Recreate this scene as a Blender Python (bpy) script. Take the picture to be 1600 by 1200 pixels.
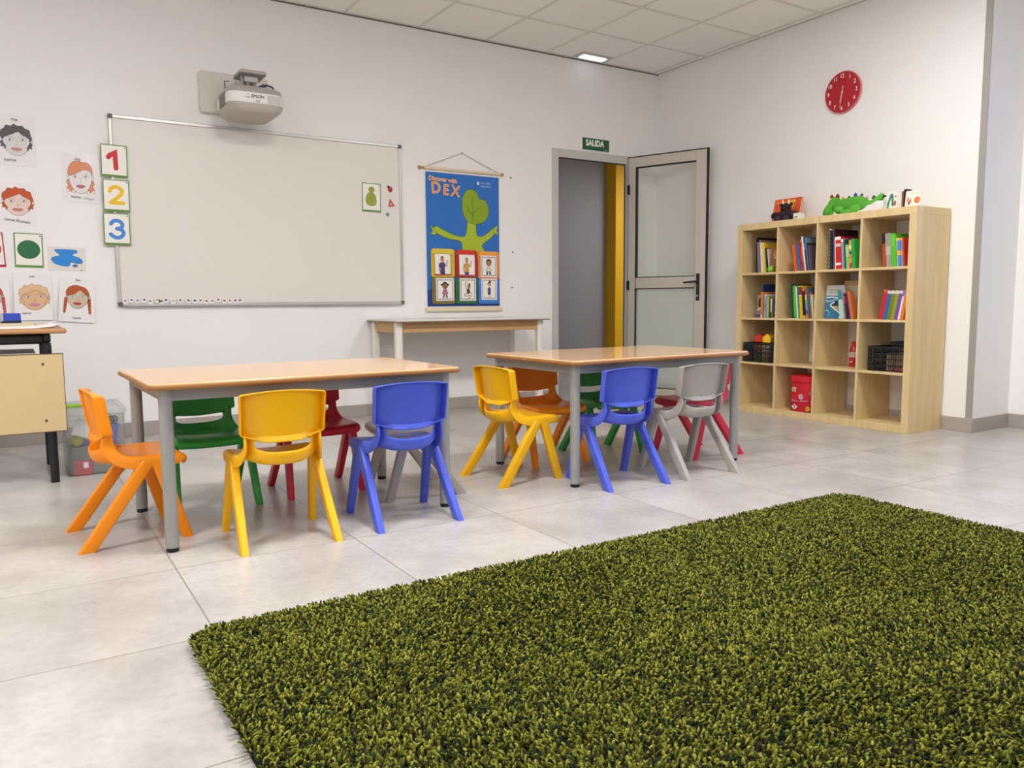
import bpy, bmesh, math, random
import numpy as np
from mathutils import Matrix, Vector, Euler

# ------------------------------------------------------------------ scene, camera, light
for o in list(bpy.data.objects): bpy.data.objects.remove(o)
S = bpy.context.scene
COL = S.collection
random.seed(7)
R = math.radians
H = 3.045                                   # ceiling height
GX, GY, GT = -0.080, -0.012, 0.6115         # ceiling grid origin and pitch

cam_data = bpy.data.cameras.new('camera')
cam = bpy.data.objects.new('camera', cam_data); COL.objects.link(cam)
cam_data.sensor_fit = 'HORIZONTAL'; cam_data.sensor_width = 36.0
cam_data.lens = 36.0*1237.18/1600.0
cam_data.clip_start = 0.02
YAW, PITCH, ROLL = R(-32.13), R(-5.855), -0.0067
_f = Vector((-math.sin(YAW)*math.cos(PITCH), math.cos(YAW)*math.cos(PITCH), math.sin(PITCH)))
_r = Vector((math.cos(YAW), math.sin(YAW), 0)); _u = _r.cross(_f)
_r2 = math.cos(ROLL)*_r + math.sin(ROLL)*_u; _u2 = -math.sin(ROLL)*_r + math.cos(ROLL)*_u
_m = Matrix((_r2, _u2, -_f)).transposed().to_4x4(); _m.translation = Vector((-5.3672, -5.8732, 0.8835))
cam.matrix_world = _m
S.camera = cam

S.view_settings.view_transform = 'Standard'
S.view_settings.look = 'None'
S.view_settings.gamma = 1.0
S.view_settings.use_curve_mapping = False
S.view_settings.exposure = 0.14
S.cycles.max_bounces = 10
S.cycles.diffuse_bounces = 6
S.cycles.glossy_bounces = 4
S.cycles.transparent_max_bounces = 12
S.cycles.transmission_bounces = 8
S.cycles.sample_clamp_indirect = 6.0
S.cycles.use_denoising = True

W = bpy.data.worlds.new('overcast daylight'); S.world = W; W.use_nodes = True
W.node_tree.nodes['Background'].inputs[0].default_value = (0.42, 0.50, 1.0, 1)
W.node_tree.nodes['Background'].inputs[1].default_value = 4.6

PANEL_W = 31.0
def area(name, loc, sx, sy, power, color, rot=(0,0,0)):
    l = bpy.data.lights.new(name, 'AREA'); l.shape = 'RECTANGLE'; l.size = sx; l.size_y = sy
    l.energy = power; l.color = color
    o = bpy.data.objects.new(name, l); COL.objects.link(o); o.location = loc; o.rotation_euler = rot
    return o
PANELS = [(i, j) for j in (5, 9, 12) for i in (2, 6, 10)]
def panel_xy(i, j): return (GX-(i+.5)*GT, GY-(j+.5)*GT)
for i, j in PANELS:
    x, y = panel_xy(i, j)
    area('panel_lamp', (x, y, H-.020), .54, .54, PANEL_W*{5: 1.62, 9: .5, 12: .2}[j]*({5: .74, 9: .6, 12: .6}[j] if i == 2 else 1.08), (1.0, .99, .975))
area('hall_fill', (1.9, 1.0, 2.70), .5, .5, 32, (1.0, .985, .985))  # unseen lamp added to light the hall wall and the pillar front

# ------------------------------------------------------------------ materials
def lin(c):
    if isinstance(c, str):
        c = c.lstrip('#'); c = [int(c[i:i+2], 16)/255 for i in (0, 2, 4)]
    return tuple((v/12.92 if v <= .04045 else ((v+.055)/1.055)**2.4) for v in c)
_M = {}
def mat(color, rough=.5, metal=0.0, spec=.5, bump=0.0, bscale=60, key='', coat=0.0, vary=0.0, vscale=8):
    k = (color, rough, metal, spec, bump, bscale, key, coat, vary, vscale)
    if k in _M: return _M[k]
    m = bpy.data.materials.new('paint_%d' % len(_M)); m.use_nodes = True; nt = m.node_tree
    b = nt.nodes['Principled BSDF']
    c = lin(color)
    b.inputs['Base Color'].default_value = (*c, 1)
    b.inputs['Roughness'].default_value = rough; b.inputs['Metallic'].default_value = metal
    b.inputs['Specular IOR Level'].default_value = spec
    if coat: b.inputs['Coat Weight'].default_value = coat; b.inputs['Coat Roughness'].default_value = .08
    if vary or bump:
        tc = nt.nodes.new('ShaderNodeTexCoord')
    if vary:
        n = nt.nodes.new('ShaderNodeTexNoise'); n.inputs['Scale'].default_value = vscale; n.inputs['Detail'].default_value = 5
        nt.links.new(tc.outputs['Object'], n.inputs['Vector'])
        mx = nt.nodes.new('ShaderNodeMix'); mx.data_type = 'RGBA'
        mx.inputs[6].default_value = (*[v*(1-vary) for v in c], 1); mx.inputs[7].default_value = (*[min(1, v*(1+vary)) for v in c], 1)
        nt.links.new(n.outputs['Fac'], mx.inputs[0]); nt.links.new(mx.outputs[2], b.inputs['Base Color'])
    if bump:
        n = nt.nodes.new('ShaderNodeTexNoise'); n.inputs['Scale'].default_value = bscale; n.inputs['Detail'].default_value = 3
        nt.links.new(tc.outputs['Object'], n.inputs['Vector'])
        bp = nt.nodes.new('ShaderNodeBump'); bp.inputs['Strength'].default_value = bump; bp.inputs['Distance'].default_value = .01
        nt.links.new(n.outputs['Fac'], bp.inputs['Height']); nt.links.new(bp.outputs[0], b.inputs['Normal'])
    _M[k] = m; return m
def emit(color, strength):
    k = ('e', color, strength)
    if k in _M: return _M[k]
    m = bpy.data.materials.new('lamp_glow'); m.use_nodes = True; nt = m.node_tree
    b = nt.nodes['Principled BSDF']; b.inputs['Base Color'].default_value = (.8, .8, .8, 1)
    b.inputs['Emission Color'].default_value = (*lin(color), 1); b.inputs['Emission Strength'].default_value = strength
    _M[k] = m; return m
def clear(color, opacity, rough=.05, gloss=.12, key=''):
    k = ('c', color, opacity, rough, gloss, key)
    if k in _M: return _M[k]
    m = bpy.data.materials.new('clear_sheet'); m.use_nodes = True; nt = m.node_tree; nt.nodes.clear()
    out = nt.nodes.new('ShaderNodeOutputMaterial'); t = nt.nodes.new('ShaderNodeBsdfTransparent'); d = nt.nodes.new('ShaderNodeBsdfDiffuse')
    tr = nt.nodes.new('ShaderNodeBsdfTranslucent'); am = nt.nodes.new('ShaderNodeMixShader'); am.inputs[0].default_value = .5
    g = nt.nodes.new('ShaderNodeBsdfGlossy'); g.inputs['Roughness'].default_value = rough
    c = lin(color)
    d.inputs[0].default_value = (*c, 1); tr.inputs[0].default_value = (*c, 1)
    t.inputs[0].default_value = (*[min(1, .35*v+.65) for v in c], 1)
    nt.links.new(d.outputs[0], am.inputs[1]); nt.links.new(tr.outputs[0], am.inputs[2])
    a = nt.nodes.new('ShaderNodeMixShader'); a.inputs[0].default_value = opacity
    nt.links.new(t.outputs[0], a.inputs[1]); nt.links.new(am.outputs[0], a.inputs[2])
    fr = nt.nodes.new('ShaderNodeFresnel'); fr.inputs[0].default_value = 1.45
    mu = nt.nodes.new('ShaderNodeMath'); mu.operation = 'MULTIPLY'; mu.inputs[1].default_value = gloss*8
    mu.use_clamp = True
    nt.links.new(fr.outputs[0], mu.inputs[0])
    b = nt.nodes.new('ShaderNodeMixShader'); nt.links.new(mu.outputs[0], b.inputs[0])
    nt.links.new(a.outputs[0], b.inputs[1]); nt.links.new(g.outputs[0], b.inputs[2]); nt.links.new(b.outputs[0], out.inputs[0])
    _M[k] = m; return m

def wall_mat(color='#efeeec', strength=.35):
    m = bpy.data.materials.new('roughcast_wall'); m.use_nodes = True; nt = m.node_tree; b = nt.nodes['Principled BSDF']
    tc = nt.nodes.new('ShaderNodeTexCoord')
    n1 = nt.nodes.new('ShaderNodeTexNoise'); n1.inputs['Scale'].default_value = 55; n1.inputs['Detail'].default_value = 6; n1.inputs['Roughness'].default_value = .6
    n2 = nt.nodes.new('ShaderNodeTexNoise'); n2.inputs['Scale'].default_value = 2.5; n2.inputs['Detail'].default_value = 4
    for n in (n1, n2): nt.links.new(tc.outputs['Object'], n.inputs['Vector'])
    c = lin(color)
    mx = nt.nodes.new('ShaderNodeMix'); mx.data_type = 'RGBA'
    mx.inputs[6].default_value = (*[v*.97 for v in c], 1); mx.inputs[7].default_value = (*[min(1, v*1.03) for v in c], 1)
    nt.links.new(n2.outputs['Fac'], mx.inputs[0]); nt.links.new(mx.outputs[2], b.inputs['Base Color'])
    b.inputs['Roughness'].default_value = .75; b.inputs['Specular IOR Level'].default_value = .25
    bp = nt.nodes.new('ShaderNodeBump'); bp.inputs['Strength'].default_value = strength; bp.inputs['Distance'].default_value = .006
    nt.links.new(n1.outputs['Fac'], bp.inputs['Height']); nt.links.new(bp.outputs[0], b.inputs['Normal'])
    return m

def floor_mat():
    m = bpy.data.materials.new('cement_look_tile'); m.use_nodes = True; nt = m.node_tree; b = nt.nodes['Principled BSDF']
    N = nt.nodes.new; L = nt.links.new
    tc = N('ShaderNodeTexCoord'); sp = N('ShaderNodeSeparateXYZ'); L(tc.outputs['Object'], sp.inputs[0])
    def math_(op, a, bb=None):
        n = N('ShaderNodeMath'); n.operation = op
        for i, v in enumerate((a, bb)):
            if v is None: continue
            if isinstance(v, (int, float)): n.inputs[i].default_value = v
            else: L(v, n.inputs[i])
        return n.outputs[0]
    T, JX, JY = .6318, -4.9513, -2.4465
    lines = []; ids = []
    for ax, off in ((0, JX), (1, JY)):
        u = math_('DIVIDE', math_('SUBTRACT', sp.outputs[ax], off), T)
        ids.append(math_('FLOOR', u))
        f = math_('FRACT', u)
        d = math_('MINIMUM', f, math_('SUBTRACT', 1.0, f))
        lines.append(math_('LESS_THAN', d, .0024/T))
    grout = math_('MAXIMUM', *lines)
    cx = N('ShaderNodeCombineXYZ'); L(ids[0], cx.inputs[0]); L(ids[1], cx.inputs[1])
    wn = N('ShaderNodeTexWhiteNoise'); wn.noise_dimensions = '3D'; L(cx.outputs[0], wn.inputs['Vector'])
    # every tile shifts the cloudy pattern so neighbours do not run on
    va = N('ShaderNodeVectorMath'); va.operation = 'MULTIPLY_ADD'; L(wn.outputs['Color'], va.inputs[0]); va.inputs[1].default_value = (9, 9, 9); L(tc.outputs['Object'], va.inputs[2])
    n1 = N('ShaderNodeTexNoise'); n1.inputs['Scale'].default_value = 3.0; n1.inputs['Detail'].default_value = 8; n1.inputs['Roughness'].default_value = .62; L(va.outputs[0], n1.inputs['Vector'])
    n2 = N('ShaderNodeTexNoise'); n2.inputs['Scale'].default_value = 40; n2.inputs['Detail'].default_value = 4; L(va.outputs[0], n2.inputs['Vector'])
    cr = N('ShaderNodeValToRGB'); L(n1.outputs['Fac'], cr.inputs[0])
    cr.color_ramp.elements[0].position = .30; cr.color_ramp.elements[0].color = (*lin('#a7a39e'), 1)
    cr.color_ramp.elements[1].position = .72; cr.color_ramp.elements[1].color = (*lin('#c7c3be'), 1)
    m2 = N('ShaderNodeMix'); m2.data_type = 'RGBA'; m2.blend_type = 'MULTIPLY'; m2.inputs[0].default_value = .35
    L(cr.outputs[0], m2.inputs[6])
    c2 = N('ShaderNodeValToRGB'); L(n2.outputs['Fac'], c2.inputs[0]); c2.color_ramp.elements[0].position = .35; c2.color_ramp.elements[0].color = (.72, .71, .70, 1); c2.color_ramp.elements[1].position = .6; c2.color_ramp.elements[1].color = (1, 1, 1, 1)
    L(c2.outputs[0], m2.inputs[7])
    m3 = N('ShaderNodeMix'); m3.data_type = 'RGBA'; L(grout, m3.inputs[0]); L(m2.outputs[2], m3.inputs[6]); m3.inputs[7].default_value = (*lin('#8d857a'), 1)
    L(m3.outputs[2], b.inputs['Base Color'])
    mr = N('ShaderNodeMapRange'); L(n1.outputs['Fac'], mr.inputs[0]); mr.inputs[3].default_value = .24; mr.inputs[4].default_value = .36
    L(mr.outputs[0], b.inputs['Roughness']); b.inputs['Specular IOR Level'].default_value = .5
    bp = N('ShaderNodeBump'); bp.inputs['Strength'].default_value = .4; bp.inputs['Distance'].default_value = .002
    L(math_('SUBTRACT', 1.0, grout), bp.inputs['Height']); L(bp.outputs[0], b.inputs['Normal'])
    return m

def wood_mat(c0, c1, scale=(3, 40, 40), rough=.4, coat=0.0, fine=1.0, spec=.5):
    m = bpy.data.materials.new('wood_grain'); m.use_nodes = True; nt = m.node_tree; b = nt.nodes['Principled BSDF']
    N = nt.nodes.new; L = nt.links.new
    tc = N('ShaderNodeTexCoord'); mp = N('ShaderNodeMapping'); mp.inputs['Scale'].default_value = scale; L(tc.outputs['Object'], mp.inputs[0])
    n = N('ShaderNodeTexNoise'); n.inputs['Scale'].default_value = fine; n.inputs['Detail'].default_value = 7; n.inputs['Roughness'].default_value = .6; n.inputs['Distortion'].default_value = .4
    L(mp.outputs[0], n.inputs['Vector'])
    cr = N('ShaderNodeValToRGB'); L(n.outputs['Fac'], cr.inputs[0])
    cr.color_ramp.elements[0].position = .3; cr.color_ramp.elements[0].color = (*lin(c0), 1)
    cr.color_ramp.elements[1].position = .7; cr.color_ramp.elements[1].color = (*lin(c1), 1)
    L(cr.outputs[0], b.inputs['Base Color']); b.inputs['Roughness'].default_value = rough; b.inputs['Specular IOR Level'].default_value = spec
    if coat: b.inputs['Coat Weight'].default_value = coat; b.inputs['Coat Roughness'].default_value = .1
    return m

# ------------------------------------------------------------------ mesh helpers
class MB:
    def __init__(s): s.v = []; s.f = []; s.m = []
    def add(s, vs, fs, mi=0, M=None):
        o = len(s.v)
        s.v += [tuple(M @ Vector(p)) for p in vs] if M is not None else [tuple(p) for p in vs]
        s.f += [tuple(i+o for i in f) for f in fs]; s.m += [mi]*len(fs)
        return s
    def box(s, a, b, mi=0, M=None):
        (x0, y0, z0), (x1, y1, z1) = a, b
        return s.add([(x0,y0,z0),(x1,y0,z0),(x1,y1,z0),(x0,y1,z0),(x0,y0,z1),(x1,y0,z1),(x1,y1,z1),(x0,y1,z1)],
                     [(0,3,2,1),(4,5,6,7),(0,1,5,4),(1,2,6,5),(2,3,7,6),(3,0,4,7)], mi, M)
    def prism(s, poly, z0, z1, mi=0, M=None):          # poly in local xy, extruded along z
        n = len(poly)
        return s.add([(x, y, z0) for x, y in poly]+[(x, y, z1) for x, y in poly],
                     [tuple(range(n-1, -1, -1)), tuple(range(n, 2*n))]+[(i, (i+1) % n, n+(i+1) % n, n+i) for i in range(n)], mi, M)
    def rings(s, rs, mi=0, cap0=True, cap1=True, M=None, closed=False):
        n = len(rs[0]); vs = [p for r in rs for p in r]; fs = []
        k = len(rs)
        for a in range(k if closed else k-1):
            b = (a+1) % k
            for i in range(n): fs.append((a*n+i, a*n+(i+1) % n, b*n+(i+1) % n, b*n+i))
        if not closed:
            if cap0: fs.append(tuple(range(n-1, -1, -1)))
            if cap1: fs.append(tuple((k-1)*n+i for i in range(n)))
        return s.add(vs, fs, mi, M)
    def tube(s, path, r, n=12, mi=0, caps=True, M=None):
        path = [Vector(p) for p in path]; rs = []
        rad = r if isinstance(r, (list, tuple)) else [r]*len(path)
        t = (path[1]-path[0]).normalized(); u = t.orthogonal().normalized()
        for i, p in enumerate(path):
            t = ((path[min(i+1, len(path)-1)]-path[max(i-1, 0)])).normalized()
            u = (u-u.dot(t)*t).normalized(); w = t.cross(u)
            rs.append([p+rad[i]*(math.cos(2*math.pi*k/n)*u+math.sin(2*math.pi*k/n)*w) for k in range(n)])
        return s.rings(rs, mi, caps, caps, M)
    def lathe(s, prof, c=(0,0,0), n=24, mi=0, M=None):  # prof (r,z)
        rs = [[(c[0]+r*math.cos(2*math.pi*k/n), c[1]+r*math.sin(2*math.pi*k/n), c[2]+z) for k in range(n)] for r, z in prof]
        return s.rings(rs, mi, True, True, M)
    def ball(s, c, r, mi=0, n=16, k=10, sc=(1,1,1), M=None):
        prof = [(max(1e-4, math.sin(math.pi*i/k)), -math.cos(math.pi*i/k)) for i in range(k+1)]
        rs = [[(c[0]+r*sc[0]*a*math.cos(2*math.pi*j/n), c[1]+r*sc[1]*a*math.sin(2*math.pi*j/n), c[2]+r*sc[2]*z) for j in range(n)] for a, z in prof]
        return s.rings(rs, mi, True, True, M)
    def build(s, name, mats, parent=None, loc=(0,0,0), rot=(0,0,0), bevel=0, seg=2, subsurf=0, solid=0, angle=35, fixn=True, soff=-1):
        me = bpy.data.meshes.new(name); me.from_pydata(s.v, [], s.f)
        if not isinstance(mats, (list, tuple)): mats = [mats]
        for m in mats: me.materials.append(m)
        me.polygons.foreach_set('material_index', s.m)
        if fixn:
            bm = bmesh.new(); bm.from_mesh(me); bmesh.ops.recalc_face_normals(bm, faces=bm.faces); bm.to_mesh(me); bm.free()
        me.polygons.foreach_set('use_smooth', [True]*len(me.polygons))
        if not subsurf: me.set_sharp_from_angle(angle=R(angle))
        me.update()
        o = bpy.data.objects.new(name, me); COL.objects.link(o); o.location = loc; o.rotation_euler = rot
        if parent: o.parent = parent
        if solid:
            q = o.modifiers.new('thick', 'SOLIDIFY'); q.thickness = solid; q.offset = soff
        if bevel:
            q = o.modifiers.new('bevel', 'BEVEL'); q.width = bevel; q.segments = seg; q.limit_method = 'ANGLE'; q.angle_limit = R(40)
        if subsurf:
            q = o.modifiers.new('sub', 'SUBSURF'); q.levels = subsurf; q.render_levels = subsurf
        return o
def Bx(a, b, mi=0): return MB().box(a, b, mi)
def rrect(x0, y0, x1, y1, r, n=5):
    p = []
    for cx, cy, a in ((x1-r, y1-r, 0), (x0+r, y1-r, 90), (x0+r, y0+r, 180), (x1-r, y0+r, 270)):
        for i in range(n+1):
            t = R(a+90*i/n); p.append((cx+r*math.cos(t), cy+r*math.sin(t)))
    return p
LABELS = {}
def tag(o, label, cat, group=None, kind=None):
    n = len(label.split())
    assert 4 <= n <= 16, (n, label)
    assert label not in LABELS, label
    LABELS[label] = 1
    o['label'] = label; o['category'] = cat
    if group: o['group'] = group
    if kind: o['kind'] = kind
    return o
def thing(name, label, cat, loc=(0,0,0), rz=0, group=None, rot=None):
    o = bpy.data.objects.new(name, None); COL.objects.link(o); o.empty_display_size = .1
    o.location = loc; o.rotation_euler = rot if rot else (0, 0, rz)
    return tag(o, label, cat, group)
def struct(o, label, cat):
    return tag(o, label, cat, None, 'structure')
def dup(root, loc, rz, label, group=None, swap=None):
    def cp(o, parent):
        c = o.copy(); COL.objects.link(c)
        if parent: c.parent = parent
        if swap and o.type == 'MESH':
            for i, sl in enumerate(c.material_slots):
                if sl.material in swap:
                    new = swap[sl.material]; sl.link = 'OBJECT'; sl.material = new
        for ch in [x for x in SRC if x.parent == o]: cp(ch, c)
        return c
    SRC = list(root.children_recursive)
    c = cp(root, None); c.location = loc; c.rotation_euler = (0, 0, rz)
    if 'label' in c: del c['label']
    return tag(c, label, root['category'], group or root.get('group'))

# ------------------------------------------------------------------ flat printed art
_glyph = {}
def text_mesh(s):
    if s in _glyph: return _glyph[s]
    cu = bpy.data.curves.new('t', 'FONT'); cu.body = s; cu.size = 1.0; cu.align_x = 'LEFT'; cu.resolution_u = 3
    ob = bpy.data.objects.new('t', cu)
    me = ob.to_mesh()
    vs = [(v.co.x, v.co.y) for v in me.vertices]; fs = [tuple(p.vertices) for p in me.polygons]
    ob.to_mesh_clear(); bpy.data.objects.remove(ob); bpy.data.curves.remove(cu)
    _glyph[s] = (vs, fs); return vs, fs
class Art:
    """Printed shapes: polygons in a sheet's own 2D units, each a hair above the last."""
    def __init__(s, step=.00012): s.e = []; s.step = step; s.mats = []; s.lay = 0; s.held = False
    def mi(s, m):
        if m not in s.mats: s.mats.append(m)
        return s.mats.index(m)
    def put(s, vs, fs, m):
        if not s.held: s.lay += 1
        s.e.append((vs, fs, s.mi(m), s.lay)); return s
    def hold(s, on=True):                    # shapes that do not overlap may share one layer
        s.held = on
        if on: s.lay += 1
        return s
    def poly(s, pts, m): return s.put(list(pts), [tuple(range(len(pts)))], m)
    def rect(s, x0, y0, x1, y1, m): return s.poly([(x0,y0),(x1,y0),(x1,y1),(x0,y1)], m)
    def ell(s, cx, cy, rx, ry, m, n=28, rot=0, a0=0, a1=360):
        c, q = math.cos(R(rot)), math.sin(R(rot)); pts = []
        for i in range(n+(0 if a1-a0 == 360 else 1)):
            t = R(a0+(a1-a0)*i/n); x, y = rx*math.cos(t), ry*math.sin(t); pts.append((cx+c*x-q*y, cy+q*x+c*y))
        return s.poly(pts, m)
    def rr(s, x0, y0, x1, y1, r, m): return s.poly(rrect(x0, y0, x1, y1, r), m)
    @staticmethod
    def smooth(pts, k=6, closed=True):
        n = len(pts); out = []
        for i in range(n if closed else n-1):
            g = lambda j: pts[j % n] if closed else pts[max(0, min(n-1, j))]
            p0, p1, p2, p3 = g(i-1), g(i), g(i+1), g(i+2)
            for q in range(k):
                t = q/k
                out.append(tuple(.5*((2*p1[d])+(-p0[d]+p2[d])*t+(2*p0[d]-5*p1[d]+4*p2[d]-p3[d])*t*t+(-p0[d]+3*p1[d]-3*p2[d]+p3[d])*t**3) for d in (0, 1)))
        if not closed: out.append(pts[-1])
        return out
    def blob(s, pts, m, outline=None, w=.002):
        q = s.smooth(pts); s.poly(q, m)
        if outline: s.stroke(q, w, outline, True)
        return s
    def stroke(s, pts, w, m, closed=False, round_=True):
        q = [pts[0]]
        for p in pts[1:]:
            if math.hypot(p[0]-q[-1][0], p[1]-q[-1][1]) > 1e-5: q.append(p)
        if closed and math.hypot(q[0][0]-q[-1][0], q[0][1]-q[-1][1]) < 1e-5: q.pop()
        pts = q; n = len(pts)
        if n < 2: return s
        vs = []; sharp = []
        for i, p in enumerate(pts):              # one mitred ribbon, nothing overlaps
            a = pts[(i-1) % n] if (closed or i) else None; b = pts[(i+1) % n] if (closed or i < n-1) else None
            def un(u, v):
                l = math.hypot(v[0]-u[0], v[1]-u[1]); return (v[0]-u[0])/l, (v[1]-u[1])/l
            d0 = un(a, p) if a else un(p, b); d1 = un(p, b) if b else un(a, p)
            tx, ty = d0[0]+d1[0], d0[1]+d1[1]; l = math.hypot(tx, ty)
            if l < .2: tx, ty = d0; l = 1
            tx, ty = tx/l, ty/l; c = max(.45, tx*d0[0]+ty*d0[1])
            if tx*d0[0]+ty*d0[1] < .9: sharp.append(p)
            k = w/2/c; vs += [(p[0]-ty*k, p[1]+tx*k), (p[0]+ty*k, p[1]-tx*k)]
        fs = [(2*i, 2*i+1, 2*((i+1) % n)+1, 2*((i+1) % n)) for i in range(n if closed else n-1)]
        s.put(vs, fs, m)
        if round_ and w > .006:
            for p in ([] if closed else [pts[0], pts[-1]])+sharp:
                s.put([(p[0]+w/2*math.cos(2*math.pi*i/16), p[1]+w/2*math.sin(2*math.pi*i/16)) for i in range(16)], [tuple(range(16))], m)
        return s
    def text(s, t, x, y, h, m, rot=0, sx=1, align='c', bold=0):
        vs, fs = text_mesh(t)
        if not vs: return s
        x0, x1 = min(v[0] for v in vs), max(v[0] for v in vs); k = h/.69
        ox = -(x0+x1)/2 if align == 'c' else -x0
        c, q = math.cos(R(rot)), math.sin(R(rot))
        for b in ([(0, 0)] if not bold else [(0, 0), (bold, 0), (-bold, 0), (0, bold), (0, -bold)]):
            p = []
            for vx, vy in vs:
                a, d = (vx+ox)*k*sx+b[0], vy*k+b[1]; p.append((x+c*a-q*d, y+q*a+c*d))
            s.put(p, fs, m)
        return s
    def into(s, mb, ux, uy, n, o=(0,0,0), base=0, warp=None, order=True):
        ux, uy, n, o = Vector(ux), Vector(uy), Vector(n), Vector(o)
        for vs, fs, mi, k in s.e:
            d = s.step*k
            mb.add([o+a*ux+b*uy+n*(d+(warp(a, b) if warp else 0)) for a, b in vs], fs, mi+base)
        return mb
WALL_A = ((1,0,0), (0,0,1), (0,-1,0))       # sheet on the whiteboard wall
WALL_B = ((0,-1,0), (0,0,1), (-1,0,0))      # sheet on the bookcase wall

# ------------------------------------------------------------------ the room
WALLM = wall_mat(); FLOORM = floor_mat()
CEILM = mat('#f6f3ef', .85, spec=.2, bump=.25, bscale=220)
BASEM = mat('#a8a098', .45, bump=.05, bscale=20, vary=.08, vscale=5)
ALU = mat('#b9b6b1', .38, .55); ALUD = mat('#8e8b86', .4, .6)
BLACK = mat('#17171a', .45); WHITE = mat('#f0eeea', .5); RUBBER = mat('#0f0f10', .7)
XL, XR, YB0, YC = -8.2, .473, -8.6, -3.077
struct(Bx((XL-.1, YB0-.1, -.1), (2.6, 2.8, 0)).build('floor', FLOORM), 'pale grey square floor tiles with thin joints across the classroom', 'floor')
struct(Bx((XL-.1, YB0-.1, H), (XR+.2, .0, H+.1)).build('ceiling', CEILM), 'suspended ceiling of pale square panels above the classroom', 'ceiling')
gb = MB()
k = 0
while GX-k*GT > XL:
    x = GX-k*GT; gb.box((x-.011, YB0, H-.004), (x+.011, 0, H+.001)); k += 1
k = 0
while GY-k*GT > YB0:
    y = GY-k*GT; gb.box((XL, y-.011, H-.0045), (XR, y+.011, H+.001)); k += 1
struct(gb.build('trim_1', mat('#dfdad3', .6)), 'pale metal grid strips between the ceiling panels', 'ceiling trim')
# wall with the whiteboard, door opening cut by building it in three pieces of one mesh
DX0, DX1, DZ = -1.215, -.365, 2.205
struct(MB().box((XL, 0, 0), (DX0, .06, H)).box((DX1, 0, 0), (2.6, .06, H)).box((DX0, 0, DZ), (DX1, .06, H)).build('wall_back', WALLM), 'white roughcast wall behind the whiteboard, banner and door', 'wall')
struct(Bx((0, YC, 0), (.12, 0, H)).build('wall_right', WALLM), 'white roughcast wall behind the bookcase and red clock', 'wall')
struct(Bx((.12, YC, 0), (XR, YC+.12, H)).build('wall_return', WALLM), 'short bluish white wall turning back at right edge', 'wall')
WX = ((-3.42, -7.4), (.95, 2.55))
struct(MB().box((XR, WX[0][0], 0), (XR+.12, YC+.12, H)).box((XR, YB0, 0), (XR+.12, WX[0][1], H)).box((XR, WX[0][1], 0), (XR+.12, WX[0][0], WX[1][0])).box((XR, WX[0][1], WX[1][1]), (XR+.12, WX[0][0], H)).build('wall_bay', WALLM), 'recessed white wall at far right edge of the room', 'wall')
struct(Bx((XL-.12, YB0, 0), (XL, .12, H)).build('wall_left', WALLM), 'white wall closing the left side of the room', 'wall')
struct(Bx((XL, YB0-.12, 0), (XR+.12, YB0, H)).build('wall_front', WALLM), 'white wall behind the photographer', 'wall')
wb = MB(); y0, y1 = WX[0][1], WX[0][0]; z0, z1 = WX[1]
for y in (y0, (2*y0+y1)/3, (y0+2*y1)/3, y1-.05): wb.box((XR+.03, y, z0), (XR+.09, y+.05, z1))
wb.box((XR+.03, y0, z0), (XR+.09, y1, z0+.05)).box((XR+.03, y0, z1-.05), (XR+.09, y1, z1))
win = struct(wb.build('window_1', ALU), 'wide aluminium window in the recessed right wall', 'window')
Bx((XR+.055, y0+.04, z0+.04), (XR+.061, y1-.04, z1-.04)).build('window_glass', clear('#f4fbff', .02), win)
pl = bpy.data.lights.new('window_daylight', 'AREA'); pl.shape = 'RECTANGLE'; pl.size = z1-z0; pl.size_y = y1-y0; pl.energy = 1
pl.cycles.is_portal = True
po = bpy.data.objects.new('window_daylight', pl); COL.objects.link(po); po.location = (XR+.13, (y0+y1)/2, (z0+z1)/2); po.rotation_euler = (0, R(90), 0)
struct(MB().box((XL, -.011, 0), (DX0-.03, 0, .095)).box((DX1+.03, -.011, 0), (0, 0, .095)).build('baseboard_back', BASEM, bevel=.002), 'grey tile skirting along the whiteboard wall', 'baseboard')
struct(Bx((-.011, YC-.011, 0), (0, -.011, .095)).build('baseboard_right', BASEM, bevel=.002), 'grey tile skirting along the bookcase wall', 'baseboard')
struct(MB().box((0, YC-.011, 0), (XR, YC, .095)).box((XR-.011, YB0, 0), (XR, YC-.011, .095)).build('baseboard_bay', BASEM, bevel=.002), 'grey tile skirting round the recessed corner at right', 'baseboard')
struct(MB().box((-.0022, YC-.0002, .095), (-.0002, YC+.040, H)).box((-.0022, YC-.0022, .095), (.006, YC-.0002, H)).build('trim_2', mat('#a9a69f', .4, .3)), 'grey metal guard strip up the outer wall corner', 'corner guard')
struct(MB().box((XL, -.004, H-.014), (XR-.47, 0, H-.004)).build('gap_shade_strip', mat('#6e6a66', .7)), 'thin strip painted dark as the shadow gap between whiteboard wall and ceiling', 'ceiling trim')  # strip whose dark colour paints the shade of the gap under the ceiling
struct(MB().box((XL, -.02, H-.003), (0, 0, H+.0005)).box((-.02, YC, H-.003), (0, 0, H+.0005)).build('trim_4', mat('#c9c2b8', .6)), 'pale angle strip carrying the ceiling edge', 'ceiling trim')
plug = MB()
for x, z in ((-1.677, 1.949), (-1.663, 1.32), (-1.672, 1.017)):
    plug.add(*(lambda r: (r.v, r.f))(MB().tube([(x, 0, z), (x, -.004, z)], .008, 12)))
    p = MB().tube([(0, 0, 0), (0, -.004, 0)], .008, 12).build('wall_plug', mat('#8f8b86', .6), None, (x, 0, z))
    tag(p, {1.949: 'small grey wall plug right of the banner top', 1.32: 'small grey wall plug right of the banner middle', 1.017: 'small grey wall plug right of the banner foot'}[z], 'wall plug', 'wall plugs beside the banner')

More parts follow.
